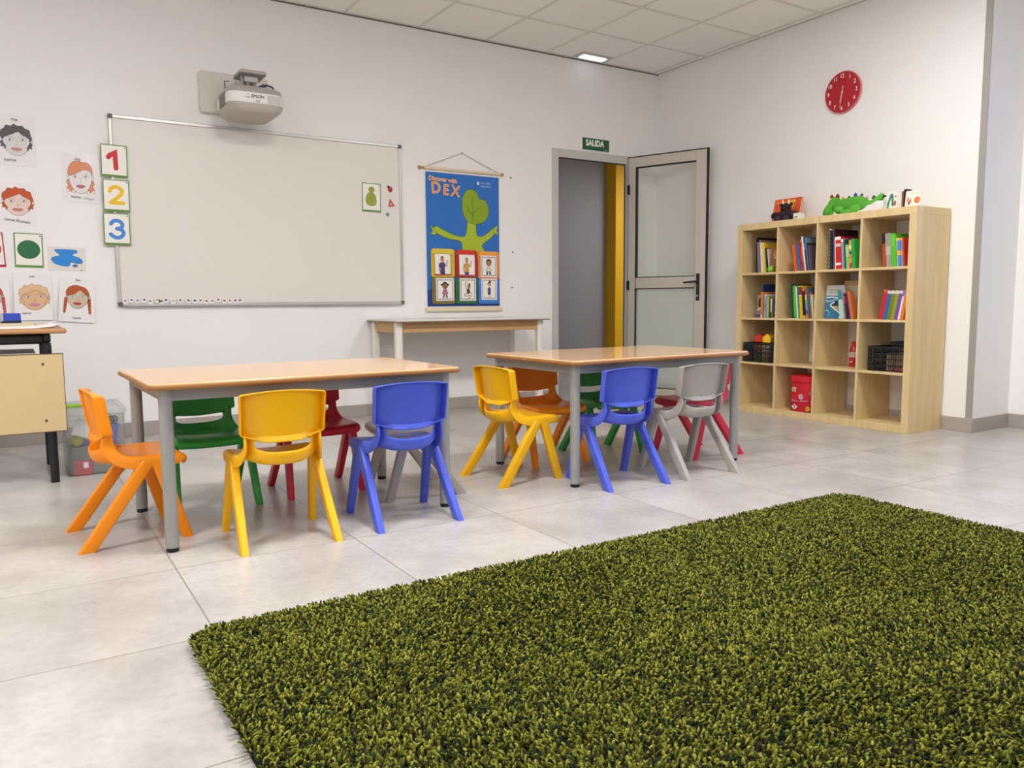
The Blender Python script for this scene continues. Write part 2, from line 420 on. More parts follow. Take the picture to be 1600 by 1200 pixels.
# hall beyond the door
HALLG = mat('#918f94', .6, vary=.05, vscale=1.5); YEL = mat('#e6b000', .5)
struct(Bx((-3.0, 2.62, 0), (2.6, 2.74, 2.8)).build('wall_hall', HALLG), 'plain grey hall wall seen through the doorway', 'wall')
struct(Bx((1.475, 2.41, 0), (2.5, 2.62, 2.8)).build('pillar_hall', YEL), 'bright yellow hall pillar seen through the doorway', 'pillar')
struct(MB().box((-3.1, .06, 0), (-3.0, 2.74, 2.8)).box((2.5, .06, 0), (2.6, 2.74, 2.8)).build('wall_hall_end', HALLG), 'end walls of the hall beyond the door', 'wall')
struct(Bx((-3.1, .06, 2.8), (2.6, 2.74, 2.9)).build('ceiling_hall', CEILM), 'plain ceiling of the hall beyond the door', 'ceiling')
struct(MB().box((-3.0, 2.61, 0), (1.475, 2.62, .09)).build('baseboard_hall', mat('#6f6b68', .5)), 'dark grey skirting at foot of the hall wall', 'baseboard')

# ------------------------------------------------------------------ door
door = bpy.data.objects.new('door_1', None); COL.objects.link(door); door.location = (-.38, -.03, 0)
struct(door, 'grey aluminium glazed door standing open into the classroom', 'door')
def rel(o, p): o.location = Vector(o.location)-p.location
fr = MB()
fo = [(-1.248, -.022, 0), (-.330, .13, 2.240)]
fr.box((-1.248, -.022, 0), (-1.190, .022, 2.24)).box((-.400, -.022, 0), (-.330, .022, 2.24)).box((-1.190, -.022, 2.168), (-.400, .022, 2.24))
fr.box((-1.190, .014, 0), (-1.184, .022, 2.168)).box((-.404, .014, 0), (-.400, .022, 2.168)).box((-1.184, .014, 2.162), (-.404, .022, 2.168))
f = fr.build('door_frame', mat('#c6c4bf', .45, .1), door, bevel=.003); rel(f, door)
g = MB().box((-1.1895, .005, 0), (-1.186, .014, 2.168)).box((-.404, .005, 0), (-.4005, .014, 2.168)).box((-1.19, .005, 2.1615), (-.4, .014, 2.168)).build('door_seal', RUBBER, f)
ang = math.atan2(-.72, .29)
leaf_loc = Vector((0, 0, 0))
LW, LT = .776, .045
lf = MB()
# stiles and rails with mitred look: outer frame, middle rail
def lb(a, b, mi=0): lf.box((a[0], -LT/2, a[1]), (b[0], LT/2, b[1]), mi)
lb((0, .008), (.080, 2.222)); lb((.672, .008), (LW, 2.222)); lb((.080, 2.130), (.672, 2.222)); lb((.080, 1.010), (.672, 1.112)); lb((.080, .008), (.672, .075))
leaf = lf.build('door_leaf', mat('#cbc3b7', .38, .3), door, bevel=.004); leaf.rotation_euler = (0, 0, ang)
MB().box((.079, -LT/2-.001, 2.124), (.673, LT/2+.001, 2.131)).box((.079, -LT/2-.001, 1.111), (.673, LT/2+.001, 1.117)).box((.079, -LT/2-.001, 1.005), (.673, LT/2+.001, 1.011)).box((.079, -LT/2-.001, .074), (.673, LT/2+.001, .079)).box((.0785, -LT/2-.001, .074), (.085, LT/2+.001, 2.131)).build('glazing_seal', RUBBER, leaf)
MB().box((LW-.001, -LT/2-.004, .008), (LW+.012, -LT/2+.022, 2.226)).box((0, -LT/2-.003, 2.2215), (LW+.012, -LT/2+.022, 2.229)).build('edge_seal', RUBBER, leaf)
Bx((.082, -.004, 1.114), (.670, .004, 2.127)).build('upper_glass_pane', clear('#fafcf8', .05, .03, .03), leaf)
Bx((.082, -.004, .077), (.670, .004, 1.008)).build('lower_glass_pane', clear('#f6fbf6', .45, .12, .03, 'f'), leaf)
for sgn in (-1, 1):
    hd = MB().box((.693, sgn*LT/2, .893), (.724, sgn*(LT/2+.011), 1.135))
    hd.tube([(.7085, sgn*LT/2, 1.062), (.7085, sgn*(LT/2+.045), 1.062)], .010, 12)
    hd.tube([(.714, sgn*(LT/2+.045), 1.062), (.65, sgn*(LT/2+.047), 1.060), (.585, sgn*(LT/2+.045), 1.054)], [.0095, .009, .0075], 12)
    h = hd.build('door_handle', BLACK, leaf, bevel=.004)
    MB().tube([(.7085, sgn*(LT/2+.009), .935), (.7085, sgn*(LT/2+.016), .935)], .0085, 14).build('lock_cylinder', ALU, h)
for z in (.25, 1.04, 1.93):
    MB().tube([(-.012, -.018, z-.045), (-.012, -.018, z+.045)], .011, 12).box((-.03, -.02, z-.04), (.0, -.006, z+.04)).build('hinge', BLACK if z > 1 else ALUD, door)

# ------------------------------------------------------------------ exit sign, ceiling lights
GRN = mat('#0e5a3a', .4)
a = Art(); WH = mat('#f3f3ee', .5)
a.text('SALIDA', -.012, -.014, .052, WH, sx=.84, bold=.0035).rect(.103, -.044, .110, -.035, WH)
for k in range(3): a.rect(.116+k*.010, -.044, .122+k*.010, -.036, mat('#5f8f78', .5))
s = a.into(MB().box((-.152, -.004, -.052), (.152, 0, .052)), *WALL_A, o=(0, -.004, 0), base=1).build('exit_sign', [GRN]+a.mats, None, (-.757, -.0005, 2.315))
tag(s, 'green SALIDA exit sign above the open door', 'exit sign')
el = thing('emergency_light', 'small lit emergency light recessed in ceiling above the door', 'emergency light', (-.885, -.115, H))
MB().prism(rrect(-.165, -.075, .165, .075, .012), -.012, 0).build('housing', mat('#c9c4bc', .5), el, bevel=.003)
MB().prism(rrect(-.13, -.045, .13, .045, .01), -.020, -.011).build('diffuser', emit('#dfe8ff', 1.1), el, bevel=.003)
for n, (i, j) in enumerate(PANELS):
    x, y = panel_xy(i, j)
    t = thing('ceiling_panel_light', 'square white ceiling panel light, %s of the %s row' % (('right one', 'middle one', 'left one')[n % 3], ('first', 'second', 'third')[n//3]), 'ceiling light', (x, y, H), 0, 'ceiling panel lights')
    MB().box((-.3, -.3, -.010), (-.272, .3, .0)).box((.272, -.3, -.010), (.3, .3, .0)).box((-.272, -.3, -.010), (.272, -.272, .0)).box((-.272, .272, -.010), (.272, .3, .0)).build('frame', WHITE, t)
    Bx((-.272, -.272, -.006), (.272, .272, -.002)).build('diffuser', emit('#fff4e4', 3.0), t)

# ------------------------------------------------------------------ tables
BEECH = wood_mat('#d9ad7e', '#dcb183', (2.0, 26, 26), .11, 0.0, 1.6, .55)
BEECHE = wood_mat('#90602e', '#a2723c', (2.0, 26, 26), .42, 0, 1.6)
GREYP = mat('#9a9a96', .38, .15); GREYA = mat('#8d8d8a', .4, .15)
def make_table(loc, rz, label):
    t = thing('school_table', label, 'table', loc, rz, 'low school tables')
    hw, hd = .62, .395
    MB().prism(rrect(-hw+.004, -hd+.004, hw-.004, hd-.004, .03, 6), .600, .612, 0).build('tabletop', BEECH, t, bevel=.005, seg=3)
    MB().prism(rrect(-hw, -hd, hw, hd, .033, 6), .588, .6085, 0).build('edge_band', BEECHE, t, bevel=.008, seg=4)
    lx, ly = .5585, .3345
    r = MB()
    for s_ in (-1, 1):
        r.box((-lx, s_*ly-.013, .545), (lx, s_*ly+.013, .588)); r.box((s_*lx-.013, -ly, .545), (s_*lx+.013, ly, .588))
    r.build('frame', GREYA, t, bevel=.003)
    for sx in (-1, 1):
        for sy in (-1, 1):
            l = MB().tube([(sx*lx, sy*ly, .016), (sx*lx, sy*ly, .588)], .0235, 24).build('leg', GREYP, t)
            MB().lathe([(.019, 0), (.0215, .002), (.0215, .016), (.019, .030)], (sx*lx, sy*ly, 0), 20).build('foot_cap', RUBBER, l)
    return t
TR = R(1.3)
T1 = make_table((-4.377, -2.518, 0), TR, 'low beech school table nearest the camera at left')
T2 = make_table((-2.571, -2.515, 0), TR, 'low beech school table in front of the open door')

# ------------------------------------------------------------------ chairs
def plastic(c): return mat(c, .36, spec=.45)
PCOL = dict(orange='#f59000', yellow='#f2b600', blue='#4c60d0', green='#34a03e', red='#c4182f', crimson='#d62c46', grey='#aaa49c')  # crimson is the red plastic, lightened to paint in reflected light
PM = {k: plastic(v) for k, v in PCOL.items()}
def make_chair(label):
    t = thing('school_chair', label, 'chair', (0,0,0), 0, 'small moulded school chairs')
    P = PM['orange']
    # (y centre, z centre, y edge, z edge, half width, skirt depth)
    prof = [(.170,.280,.166,.284,.146,.003), (.181,.292,.175,.298,.153,.010), (.178,.305,.172,.311,.156,.022), (.160,.311,.156,.318,.158,.032), (.10,.310,.10,.320,.160,.036),
            (.03,.305,.040,.320,.158,.040), (-.04,.297,-.012,.322,.150,.043), (-.095,.288,-.040,.335,.140,.048), (-.128,.303,-.058,.358,.131,.050),
            (-.133,.347,-.067,.378,.127,.048), (-.133,.362,-.070,.390,.127,.044), (-.128,.383,-.074,.403,.128,.038), (-.124,.393,-.078,.411,.128,.032), (-.121,.403,-.084,.420,.128,.024)]
    us = [-1, -.93, -.84, -.55, -.2, .2, .55, .84, .93, 1]
    b = MB(); rows = []
    for k, (yc, zc, ye, ze, w, sk) in enumerate(prof):
        a, c = prof[max(0, k-1)], prof[min(len(prof)-1, k+1)]
        ty, tz = c[2]-a[2], c[3]-a[3]; L_ = math.hypot(ty, tz); ny, nz = -tz/L_, ty/L_
        if k < 3: ny, nz = (-.5, -.5) if k == 2 else (-.3, -.1)
        row = []
        for s_ in (-1,):
            row += [(-w-.004, ye+ny*sk, ze+nz*sk), (-w-.005, ye+ny*sk*.8, ze+nz*sk*.8), (-w-.004, ye+ny*sk*.2, ze+nz*sk*.2)]
        for u in us:
            q = u**4 if 5 < k < 12 else u*u
            row.append((u*w, yc*(1-q)+ye*q, zc*(1-q)+ze*q))
        row += [(w+.004, ye+ny*sk*.2, ze+nz*sk*.2), (w+.005, ye+ny*sk*.8, ze+nz*sk*.8), (w+.004, ye+ny*sk, ze+nz*sk)]
        rows.append(row)
    n = len(rows[0]); vs = [p for r_ in rows for p in r_]; fs = []
    for k in range(len(rows)-1):
        for i in range(n-1):
            if k in (9, 10) and 5 <= i <= 9: continue          # the hand slot
            fs.append((k*n+i, k*n+i+1, (k+1)*n+i+1, (k+1)*n+i))
    b.add(vs, fs)
    b.build('seat', P, t, subsurf=2, solid=.009, soff=1)
    # backrest: dished panel with a rim turned to the rear
    b = MB(); us = [-1, -.94, -.7, -.35, 0, .35, .7, .94, 1]; vs_ = [0, .07, .3, .6, .9, 1]
    def pt(u, v, back=0, out=0):
        zb = .384+.030*u*u; zt = .571-.013*u*u
        w = .150+.002*v
        yc = -.110-.024*v
        z = zb+(zt-zb)*v
        return [u*w, yc+.043*u*u, z]
    grid = [[pt(u, v) for u in us] for v in vs_]
    nu, nv = len(us), len(vs_)
    idx = {}; V = []
    for j in range(nv):
        for i in range(nu): idx[(j, i)] = len(V); V.append(tuple(grid[j][i]))
    F = [(idx[j, i], idx[j, i+1], idx[j+1, i+1], idx[j+1, i]) for j in range(nv-1) for i in range(nu-1)]
    loop = [(0, i) for i in range(nu)]+[(j, nu-1) for j in range(1, nv)]+[(nv-1, i) for i in range(nu-2, -1, -1)]+[(j, 0) for j in range(nv-2, 0, -1)]
    prev = [idx[p] for p in loop]
    for st in (0, 1, 2):
        cur = []
        for (j, i) in loop:
            x, y, z = grid[j][i]; u, v = us[i], vs_[j]
            side = abs(u)**3
            d = (.013+.030*side) if j not in (0,) else (.010+.030*side)
            f_ = (.12, .85, 1.0)[st]; o_ = (.003, .005, .005)[st]
            ox = o_*(1 if u > .99 else -1 if u < -.99 else 0); oz = o_*(1 if j == nv-1 else -1 if j == 0 else 0)
            cur.append(len(V)); V.append((x+ox, y-d*f_, z+oz))
        m_ = len(loop)
        for q in range(m_): F.append((prev[q], prev[(q+1) % m_], cur[(q+1) % m_], cur[q]))
        prev = cur
    b.add(V, F); b.build('backrest', P, t, subsurf=2, solid=.006, soff=-1)
    def leg(sx, top, foot, hwy0, hwy1):
        rs = []
        for q in (0, .02, .5, .9, .965, 1.0):
            z = q*.318; f_ = q
            x = foot[0]+(top[0]-foot[0])*f_; y = foot[1]+(top[1]-foot[1])*f_
            hx = .0135+.003*f_; hy = hwy1+(hwy0-hwy1)*f_
            if q == 1.0: hx *= .55; hy *= .6
            if q == .965: hx *= .88; hy *= .9
            if q == 0: hx *= .93; hy *= .95
            sec = rrect(-hx, -hy, hx, hy, min(hx, hy)*.55, 4)
            rs.append([(sx*(x+a_), y+c_, z) for a_, c_ in sec])
        return MB().rings(rs).build('leg', P, t, angle=50)
    for sx in (-1, 1):
        leg(sx, (.155, .052), (.171, -.180), .028, .029)
        leg(sx, (.155, .070), (.171, .166), .024, .020)
    return t
CH = None
def chair(col, x, y, face, label):
    """face: heading of the sitter in degrees, 0 = towards the whiteboard wall"""
    global CH
    if CH is None:
        CH = make_chair('_ prototype chair to be renamed'); CH['proto'] = 1
    c = dup(CH, (x, y, 0), R(face), label, None, {PM['orange']: PM[col]} if col != 'orange' else None)
    c.pop('proto', None) if hasattr(c, 'pop') else None
    if 'proto' in c: del c['proto']
    return c
chair('orange', -5.024, -2.533, -86, 'orange plastic chair at left end of the left table')
chair('yellow', -4.543, -2.874, -2, 'yellow plastic chair on the near side of the left table')
chair('blue', -4.033, -2.880, -1.5, 'blue plastic chair on the near side of the left table')
chair('green', -4.667, -2.192, 184, 'green plastic chair behind the left table')
chair('red', -4.172, -2.187, 179.5, 'dark red plastic chair behind the left table')
chair('grey', -3.804, -2.486, 84, 'grey plastic chair at right end of the left table')
chair('yellow', -3.253, -2.506, -86, 'yellow plastic chair at left end of the right table')
chair('orange', -2.872, -2.234, 181, 'orange plastic chair behind the right table')
chair('green', -2.448, -2.230, 178, 'green plastic chair behind the right table')
chair('blue', -2.866, -2.858, -3.5, 'blue plastic chair on the near side of the right table')
chair('grey', -2.404, -2.882, -1.2, 'grey plastic chair on the near side of the right table')
chair('crimson', -2.007, -2.551, 87, 'red plastic chair, tinted lighter for reflected light, at right end of right table')
for o in list(CH.children_recursive)+[CH]: bpy.data.objects.remove(o)

# ------------------------------------------------------------------ bench table against the wall
wt = thing('wall_table', 'narrow white topped table standing against wall below the banner', 'table', (-2.36, -.30, 0))
CREAM = mat('#e6e1d6', .45); PINE = wood_mat('#b98f5c', '#cfa875', (2.5, 30, 30), .5, 0, 1.3)
MB().box((-.665, -.285, .752), (.685, .285, .766)).build('tabletop', mat('#dedad3', .35), wt, bevel=.004)
MB().box((-.667, -.287, .745), (.687, .287, .7525)).build('edge_band', mat('#8f7a63', .5), wt, bevel=.003)
MB().box((-.60, -.222, .668), (.60, -.200, .745)).box((-.60, .200, .668), (.60, .222, .745)).box((-.632, -.2, .668), (-.610, .2, .745)).box((.610, -.2, .668), (.632, .2, .745)).build('apron', PINE, wt, bevel=.003)
for sx in (-1, 1):
    for sy in (-1, 1):
        MB().prism(rrect(sx*.622-.026, sy*.215-.026, sx*.622+.026, sy*.215+.026, .012, 4), 0, .746).build('leg', CREAM, wt)

# ------------------------------------------------------------------ teacher's desk at the left edge
dk = thing('teacher_desk', 'wood topped teacher desk with cream front panel at left edge', 'desk', (-5.80, -1.05, 0))
MB().prism(rrect(-.65, -.335, .655, .33, .02, 5), .748, .772).build('desktop', wood_mat('#a8784a', '#b9895a', (2, 24, 24), .4, 0, 1.5), dk, bevel=.008, seg=3)
PANEL = mat('#cdb485', .5, vary=.04, vscale=20)
fp = MB().box((-.64, -.318, .263), (.633, -.300, .648)).build('front_panel', PANEL, dk, bevel=.003)
MB().box((-.642, -.3185, .646), (.635, -.2995, .6495)).box((.6315, -.3185, .263), (.6345, -.2995, .648)).box((-.642, -.3185, .2615), (.635, -.2995, .2635)).build('panel_edging', mat('#6b4c34', .5), fp)
for z in (.62-.02, .32):
    for x in (.545, -.545): MB().tube([(x, -.3175, z), (x, -.3215, z)], .006, 10).build('panel_screw', mat('#5a4c3a', .4, .4), fp)
MB().box((-.56, -.295, .640), (.52, .24, .652)).build('shelf', mat('#a8a29a', .5), dk, bevel=.002)
DB = mat('#121214', .38, spec=.5)
for sx in (-1, 1):
    x = .568*sx
    for y in (-.262, .285): MB().rings([[(x+dx_, y+dy_, z) for dx_, dy_ in rrect(-.020, -.030, .020, .030, .018, 5)] for z in (0, .70)]).build('leg', DB, dk)
    arc = [(x, -.262, .62), (x, -.255, .68), (x-.02*sx, -.235, .72), (x-.07*sx, -.20, .735), (x-.16*sx, -.18, .735)]
    MB().tube(Art.smooth([(p[0], p[2]) for p in arc], 1, False) and arc, .022, 14).build('leg_brace', DB, dk)
    MB().box((x-.02, -.262, .70), (x+.02, .285, .748)).build('leg_rail', DB, dk, bevel=.01)
MB().rings([[(x_, -.255+dy_, .722+dz_) for dy_, dz_ in rrect(-.018, -.026, .018, .026, .017, 5)] for x_ in (-.55, .55)]).build('front_rail', DB, dk)

# papers and eraser on the desk
px = (-5.80, -1.05, .772)
def sheet_obj(name, label, cat, x, y, z, w, d, th, rz, m, group=None, wav=.002):
    b = MB(); nx, ny = 8, 6; top = []
    rr_ = random.Random(label)
    for j in range(ny+1):
        for i in range(nx+1):
            a, c = -w/2+w*i/nx, -d/2+d*j/ny
            lift = wav*(abs(i/nx-.5)*2)**3*rr_.uniform(.5, 1.5)
            top.append((a, c, th+lift))
    n_ = len(top); vs = top+[(p[0], p[1], max(0, p[2]-th)) for p in top]; fs = []
    q = nx+1
    for j in range(ny):
        for i in range(nx):
            fs.append((j*q+i, j*q+i+1, (j+1)*q+i+1, (j+1)*q+i)); fs.append((n_+j*q+i, n_+(j+1)*q+i, n_+(j+1)*q+i+1, n_+j*q+i+1))
    ed = [j*q for j in range(ny+1)], [j*q+nx for j in range(ny+1)], list(range(nx+1)), [ny*q+i for i in range(nx+1)]
    for e in ed:
        for a_, b_ in zip(e, e[1:]): fs.append((a_, b_, n_+b_, n_+a_))
    b.add(vs, fs); o = b.build(name, m, None, (x, y, z), (0, 0, rz))
    return tag(o, label, cat, group)
sheet_obj('paper_sheets', 'loose white paper sheets spread on the teacher desk', 'paper', -5.36, -1.14, .7725, .36, .24, .006, .15, mat('#f2f0ee', .6), wav=.012)
sheet_obj('magazine', 'cream magazine lying under the blue eraser on desk', 'magazine', -5.40, -.895, .7725, .27, .20, .012, -.1, mat('#d9cfa8', .5), wav=0)
sheet_obj('exercise_book', 'grey beige exercise book at back of the desk stack', 'book', -5.33, -.890, .7850, .23, .18, .009, .12, mat('#c9bfa9', .5), wav=0)
ez = .7945
er = thing('board_eraser', 'blue whiteboard eraser on top of the desk magazines', 'eraser', (-5.375, -.925, ez), .06)
MB().prism(rrect(-.037, -.026, .045, .026, .008), .010, .052).build('cover', mat('#2440a8', .45), er, bevel=.004)
MB().prism(rrect(-.047, -.027, -.033, .027, .006), .008, .053).build('end_cap', mat('#a6a7ae', .5), er, bevel=.003)
MB().prism(rrect(-.046, -.027, .046, .027, .006), 0, .012).build('felt_pad', mat('#2b2f3a', .9), er)

# ------------------------------------------------------------------ bookcase
BIRCH = wood_mat('#d1b580', '#e1ca98', (14, 14, 1.2), .45, 0, 1.6)
BX0, BX1, BYL = -.406, -.016, -1.3917
BW = 1.49; OT, IT = .05, .017; CS = (BW-2*OT-3*IT)/4
bc = thing('bookcase', 'birch coloured bookcase of sixteen square cubbies against right wall', 'bookcase', (0, 0, 0))
bc.location = ((BX0+BX1)/2, BYL-BW/2, 0)
def bpart(name, a, b, bev=.0015):
    c = Vector(bc.location)
    return Bx(Vector(a)-c, Vector(b)-c).build(name, BIRCH, bc, bevel=bev)
YR = BYL-BW
bpart('top_panel', (BX0, YR, BW-OT), (BX1, BYL, BW)); bpart('bottom_panel', (BX0, YR, 0), (BX1, BYL, OT))
bpart('side_panel', (BX0, BYL-OT, OT), (BX1, BYL, BW-OT)); bpart('side_panel', (BX0, YR, OT), (BX1, YR+OT, BW-OT))
def cyl_(c): return BYL-OT-c*(CS+IT)            # left (far) inner face of column c
def cz_(r): return OT+(3-r)*(CS+IT)             # floor of row r, top row = 0
for r in range(3): bpart('shelf', (BX0+.001, YR+OT, cz_(r)-IT), (BX1, BYL-OT, cz_(r)))
for r in range(4):
    for c in range(1, 4): bpart('divider', (BX0+.001, cyl_(c), cz_(r)), (BX1, cyl_(c)+IT, cz_(r)+CS))

# ------------------------------------------------------------------ books
PAGES = mat('#e4dcc8', .7)
ROWN = ('top', 'second'); COLN = ('first', 'second', 'third', 'fourth')
def book(loc, th, h, d, lean, color, desc, where, bands=(), right=False, rz=0, group=None, face=None):
    """spine towards -x, thickness along y (from 0 to -th), pivot on the lower left or lower right edge"""
    cm = mat(color, .45, spec=.4); mats = [cm]; y1, y0 = (0, -th) if not right else (th, 0)
    b = MB(); ct = .0022
    b.box((0, y0, 0), (d, y0+ct, h)).box((0, y1-ct, 0), (d, y1, h)).box((0, y0+ct, 0), (ct, y1-ct, h))
    for v0, v1, bc_ in bands:
        m_ = mat(bc_, .45)
        if m_ not in mats: mats.append(m_)
        b.box((-.0006, y0+.0002, v0*h), (.0002, y1-.0002, v1*h), mats.index(m_))
    if face:                                     # printed shapes on the cover turned to the room (the +y side faces left, -y side right)
        face(b, mats, th, h, d, y0)
    o = b.build('book', mats, None, loc, (-R(lean), 0, rz))
    tag(o, '%s %s' % (desc, where), 'book', group)
    Bx((ct, y0+ct, .003), (d-.003, y1-ct, h-.003)).build('pages', PAGES, o)
    return o
def row_of(r, c, t, specs, grp, inset=.03):
    where = 'in the %s cubby of the %s row' % (COLN[c], ROWN[r])
    pl_ = None
    for (th, h, d, lean, col_, desc, *bands) in specs:
        if pl_ is not None and lean > pl_[0]: t += min(h, pl_[1])*(math.sin(R(lean))-math.sin(R(pl_[0])))
        book((BX0+inset+random.uniform(-.006, .008), cyl_(c)-t, cz_(r)+.0004), th, h, d, lean, col_, desc, where, bands, group=grp)
        t += th/math.cos(R(lean))+.0008; pl_ = (lean, h)
    return t
G1 = 'books standing in the bookcase'
row_of(0, 0, .088, [(.014, .278, .24, 1.5, '#17151f', 'tall black book'), (.012, .240, .20, 3, '#8b7d9a', 'slim mauve book'), (.014, .258, .23, 4, '#9b8678', 'tall taupe book'),
    (.015, .236, .20, 5, '#e9dfc2', 'cream book'), (.020, .236, .25, 6, '#e2c43a', 'bright yellow picture book'), (.012, .192, .20, 7, '#536873', 'slim slate blue book'),
    (.008, .188, .18, 7, '#1d2023', 'thin black book'), (.012, .184, .18, 8, '#dcbcae', 'pale pink slim book')], G1, .065)
# brown picture book standing face out
def facing(loc, w, h, th, tilt, color, label, art=None, rz=0, group=None):
    a = art if art else Art()
    b = MB().box((0, -w, 0), (.002, 0, h)).box((th-.002, -w, 0), (th, 0, h)).box((0, -.002, 0), (th, 0, h))
    a.into(b, (0,-1,0), (0,0,1), (-1,0,0), base=1)
    o = b.build('book', [mat(color, .45)]+a.mats, None, (loc[0], loc[1], loc[2]+th*math.sin(R(tilt))), (0, R(tilt), rz)); tag(o, label, 'book', group)
    Bx((.002, -w+.004, .003), (th-.002, -.002, h-.003)).build('pages', PAGES, o)
    return o
a = Art(); a.ell(.045, .135, .026, .034, mat('#c08a58', .6)).ell(.045, .112, .014, .012, mat('#e0bd94', .6)).ell(.045, .117, .006, .005, mat('#2a1a12', .6)).blob([(.01,.04),(.04,.07),(.08,.05),(.07,.01),(.02,.01)], mat('#a06238', .6))
facing((BX0+.052, cyl_(0)-.234, cz_(0)+.0004), .085, .188, .012, 6, '#8a5c3a', 'brown picture book facing out in the top row first cubby', a, 0, G1)
tag(MB().ball((0, 0, .024), .024, 0, 20, 14).add(*(lambda q: (q.v, q.f))(MB().ball((.0, -.012, .043), .009)), 0).build('toy_ball', [mat('#7fc026', .4)], None, (BX0+.026, cyl_(0)-.262, cz_(0)+.0003)), 'small lime green toy ball in front of brown picture book', 'toy')
row_of(0, 1, .138, [(.012, .196, .2, 9, '#ea6a1c', 'orange paperback with cream top'), (.012, .198, .2, 9, '#d9531c', 'deep orange paperback'), (.006, .200, .2, 9, '#8e4a7a', 'thin plum booklet'), (.020, .197, .2, 9, '#2f6c98', 'steel blue book'), (.010, .204, .2, 9, '#b02845', 'crimson paperback'),
    (.007, .228, .2, 9, '#e8e0d0', 'thin ivory picture book'), (.013, .222, .2, 9, '#c2361f', 'brick red picture book', (.3, .8, '#d8602a')), (.009, .254, .22, 9, '#f0ede6', 'tall white picture book'), (.011, .252, .22, 9, '#1c3560', 'tall navy picture book', (.6, .8, '#4a83b8')), (.012, .246, .22, 9, '#6d8496', 'grey blue picture book'), (.010, .205, .2, 9, '#20202a', 'thin charcoal book'), (.013, .185, .2, 9, '#5a4e58', 'dusky grey purple book')], G1)
row_of(0, 2, .070, [(.012, .290, .22, 1, '#cfc9bd', 'spiral bound pad with black coil', *[(k/11+.02, k/11+.055, '#111112') for k in range(11)]), (.020, .275, .22, 1.5, '#1b1f3c', 'thick navy book'), (.007, .28, .21, 2, '#c9a6ae', 'thin pink booklet'), (.008, .285, .27, 2, '#3f1d1a', 'very tall dark brown picture book'), (.006, .225, .2, 2.5, '#efe9df', 'thin white booklet'),
    (.042, .228, .2, 3.5, '#cf1f2c', 'thick red and white striped book', (.90, .995, '#f3eee6'), (.70, .78, '#f3eee6'), (.73, .75, '#20402c'), (.12, .19, '#f3eee6')), (.016, .212, .2, 4.5, '#8c9fb0', 'pale blue grey book', (.9, .98, '#f0efe9')), (.016, .206, .24, 4.5, '#1f4a46', 'dark teal book'), (.024, .168, .2, 5, '#8fbf6a', 'short light green book', (.5, .9, '#a8cf86')),
    (.018, .198, .2, 5, '#d8a82c', 'yellow patchwork spine book', (.7, .82, '#f1e6c0'), (.5, .62, '#2a5a78'), (.36, .44, '#e2762a'), (.02, .2, '#c8303a')), (.014, .206, .2, 5, '#0f9a6c', 'emerald green book'), (.010, .206, .2, 5, '#2fae3c', 'vivid green slim book')], G1)
row_of(0, 3, .135, [(.008, .224, .2, 3, '#4a1628', 'thin maroon book'), (.020, .226, .2, 3, '#b8491a', 'burnt orange book with dark top', (.68, 1.0, '#1a1210')), (.036, .222, .22, 4.5, '#9a968a', 'grey ring binder', (.35, .62, '#b5b2a8')), (.034, .218, .26, 4.5, '#55b528', 'bright green ring binder', (.60, .93, '#62c236')), (.006, .190, .2, 5, '#e6d3b8', 'thin sand booklet'),
    (.011, .186, .2, 5, '#5b8fc0', 'blue workbook with orange belt', (.4, .56, '#f0a93a'), (.92, 1., '#f2c23a')), (.011, .186, .2, 5, '#4f86bb', 'second blue workbook with orange belt', (.4, .56, '#f0a93a'), (.92, 1., '#f2c23a')), (.011, .186, .2, 5, '#6a9ac6', 'paler blue workbook with orange belt', (.4, .56, '#f0a93a'), (.92, 1., '#f2c23a')), (.012, .19, .2, 5, '#c83a2c', 'red slim workbook')], G1)
# second row
a = Art(); a.rect(0, 0, .082, .045, mat('#5a3a80', .6)).rect(.004, .03, .078, .038, mat('#b7a6c8', .6)).blob([(.02,.09),(.05,.08),(.075,.11),(.07,.15),(.04,.165),(.02,.14)], mat('#2b1a14', .6)).blob([(.01,.055),(.04,.06),(.07,.055),(.07,.075),(.03,.08)], mat('#cfc6bd', .6))
facing((BX0+.045, cyl_(1-1)-.112, cz_(1)+.0004), .082, .178, .010, 5, '#8a7a70', 'brown and purple picture book facing out beside slim books', a, 0, G1)
book((BX0+.075, cyl_(0)-.150, cz_(1)+.0004), .010, .262, .27, 1, '#1d3f78', 'tall navy picture book', 'in the first cubby of the second row', group=G1)
row_of(1, 0, .182, [(.018, .200, .22, 0, '#d98226', 'orange brown book with pale foot', (0, .12, '#e0c9a0')), (.012, .180, .2, 0, '#4f7076', 'slim teal grey book'), (.012, .182, .2, 0, '#c9ccd6', 'pale silver book', (.3, .6, '#8fa0b8')), (.013, .170, .2, 0, '#a578a6', 'lilac book'), (.019, .164, .2, 0, '#86b83c', 'leaf green book', (.1, .9, '#93c44a')), (.010, .155, .2, 0, '#2b3038', 'thin anthracite book'), (.012, .150, .2, 0, '#e4e2da', 'short white book', (.0, .3, '#4a463e')), (.012, .148, .2, 0, '#6a655c', 'short umber book')], G1, .02)
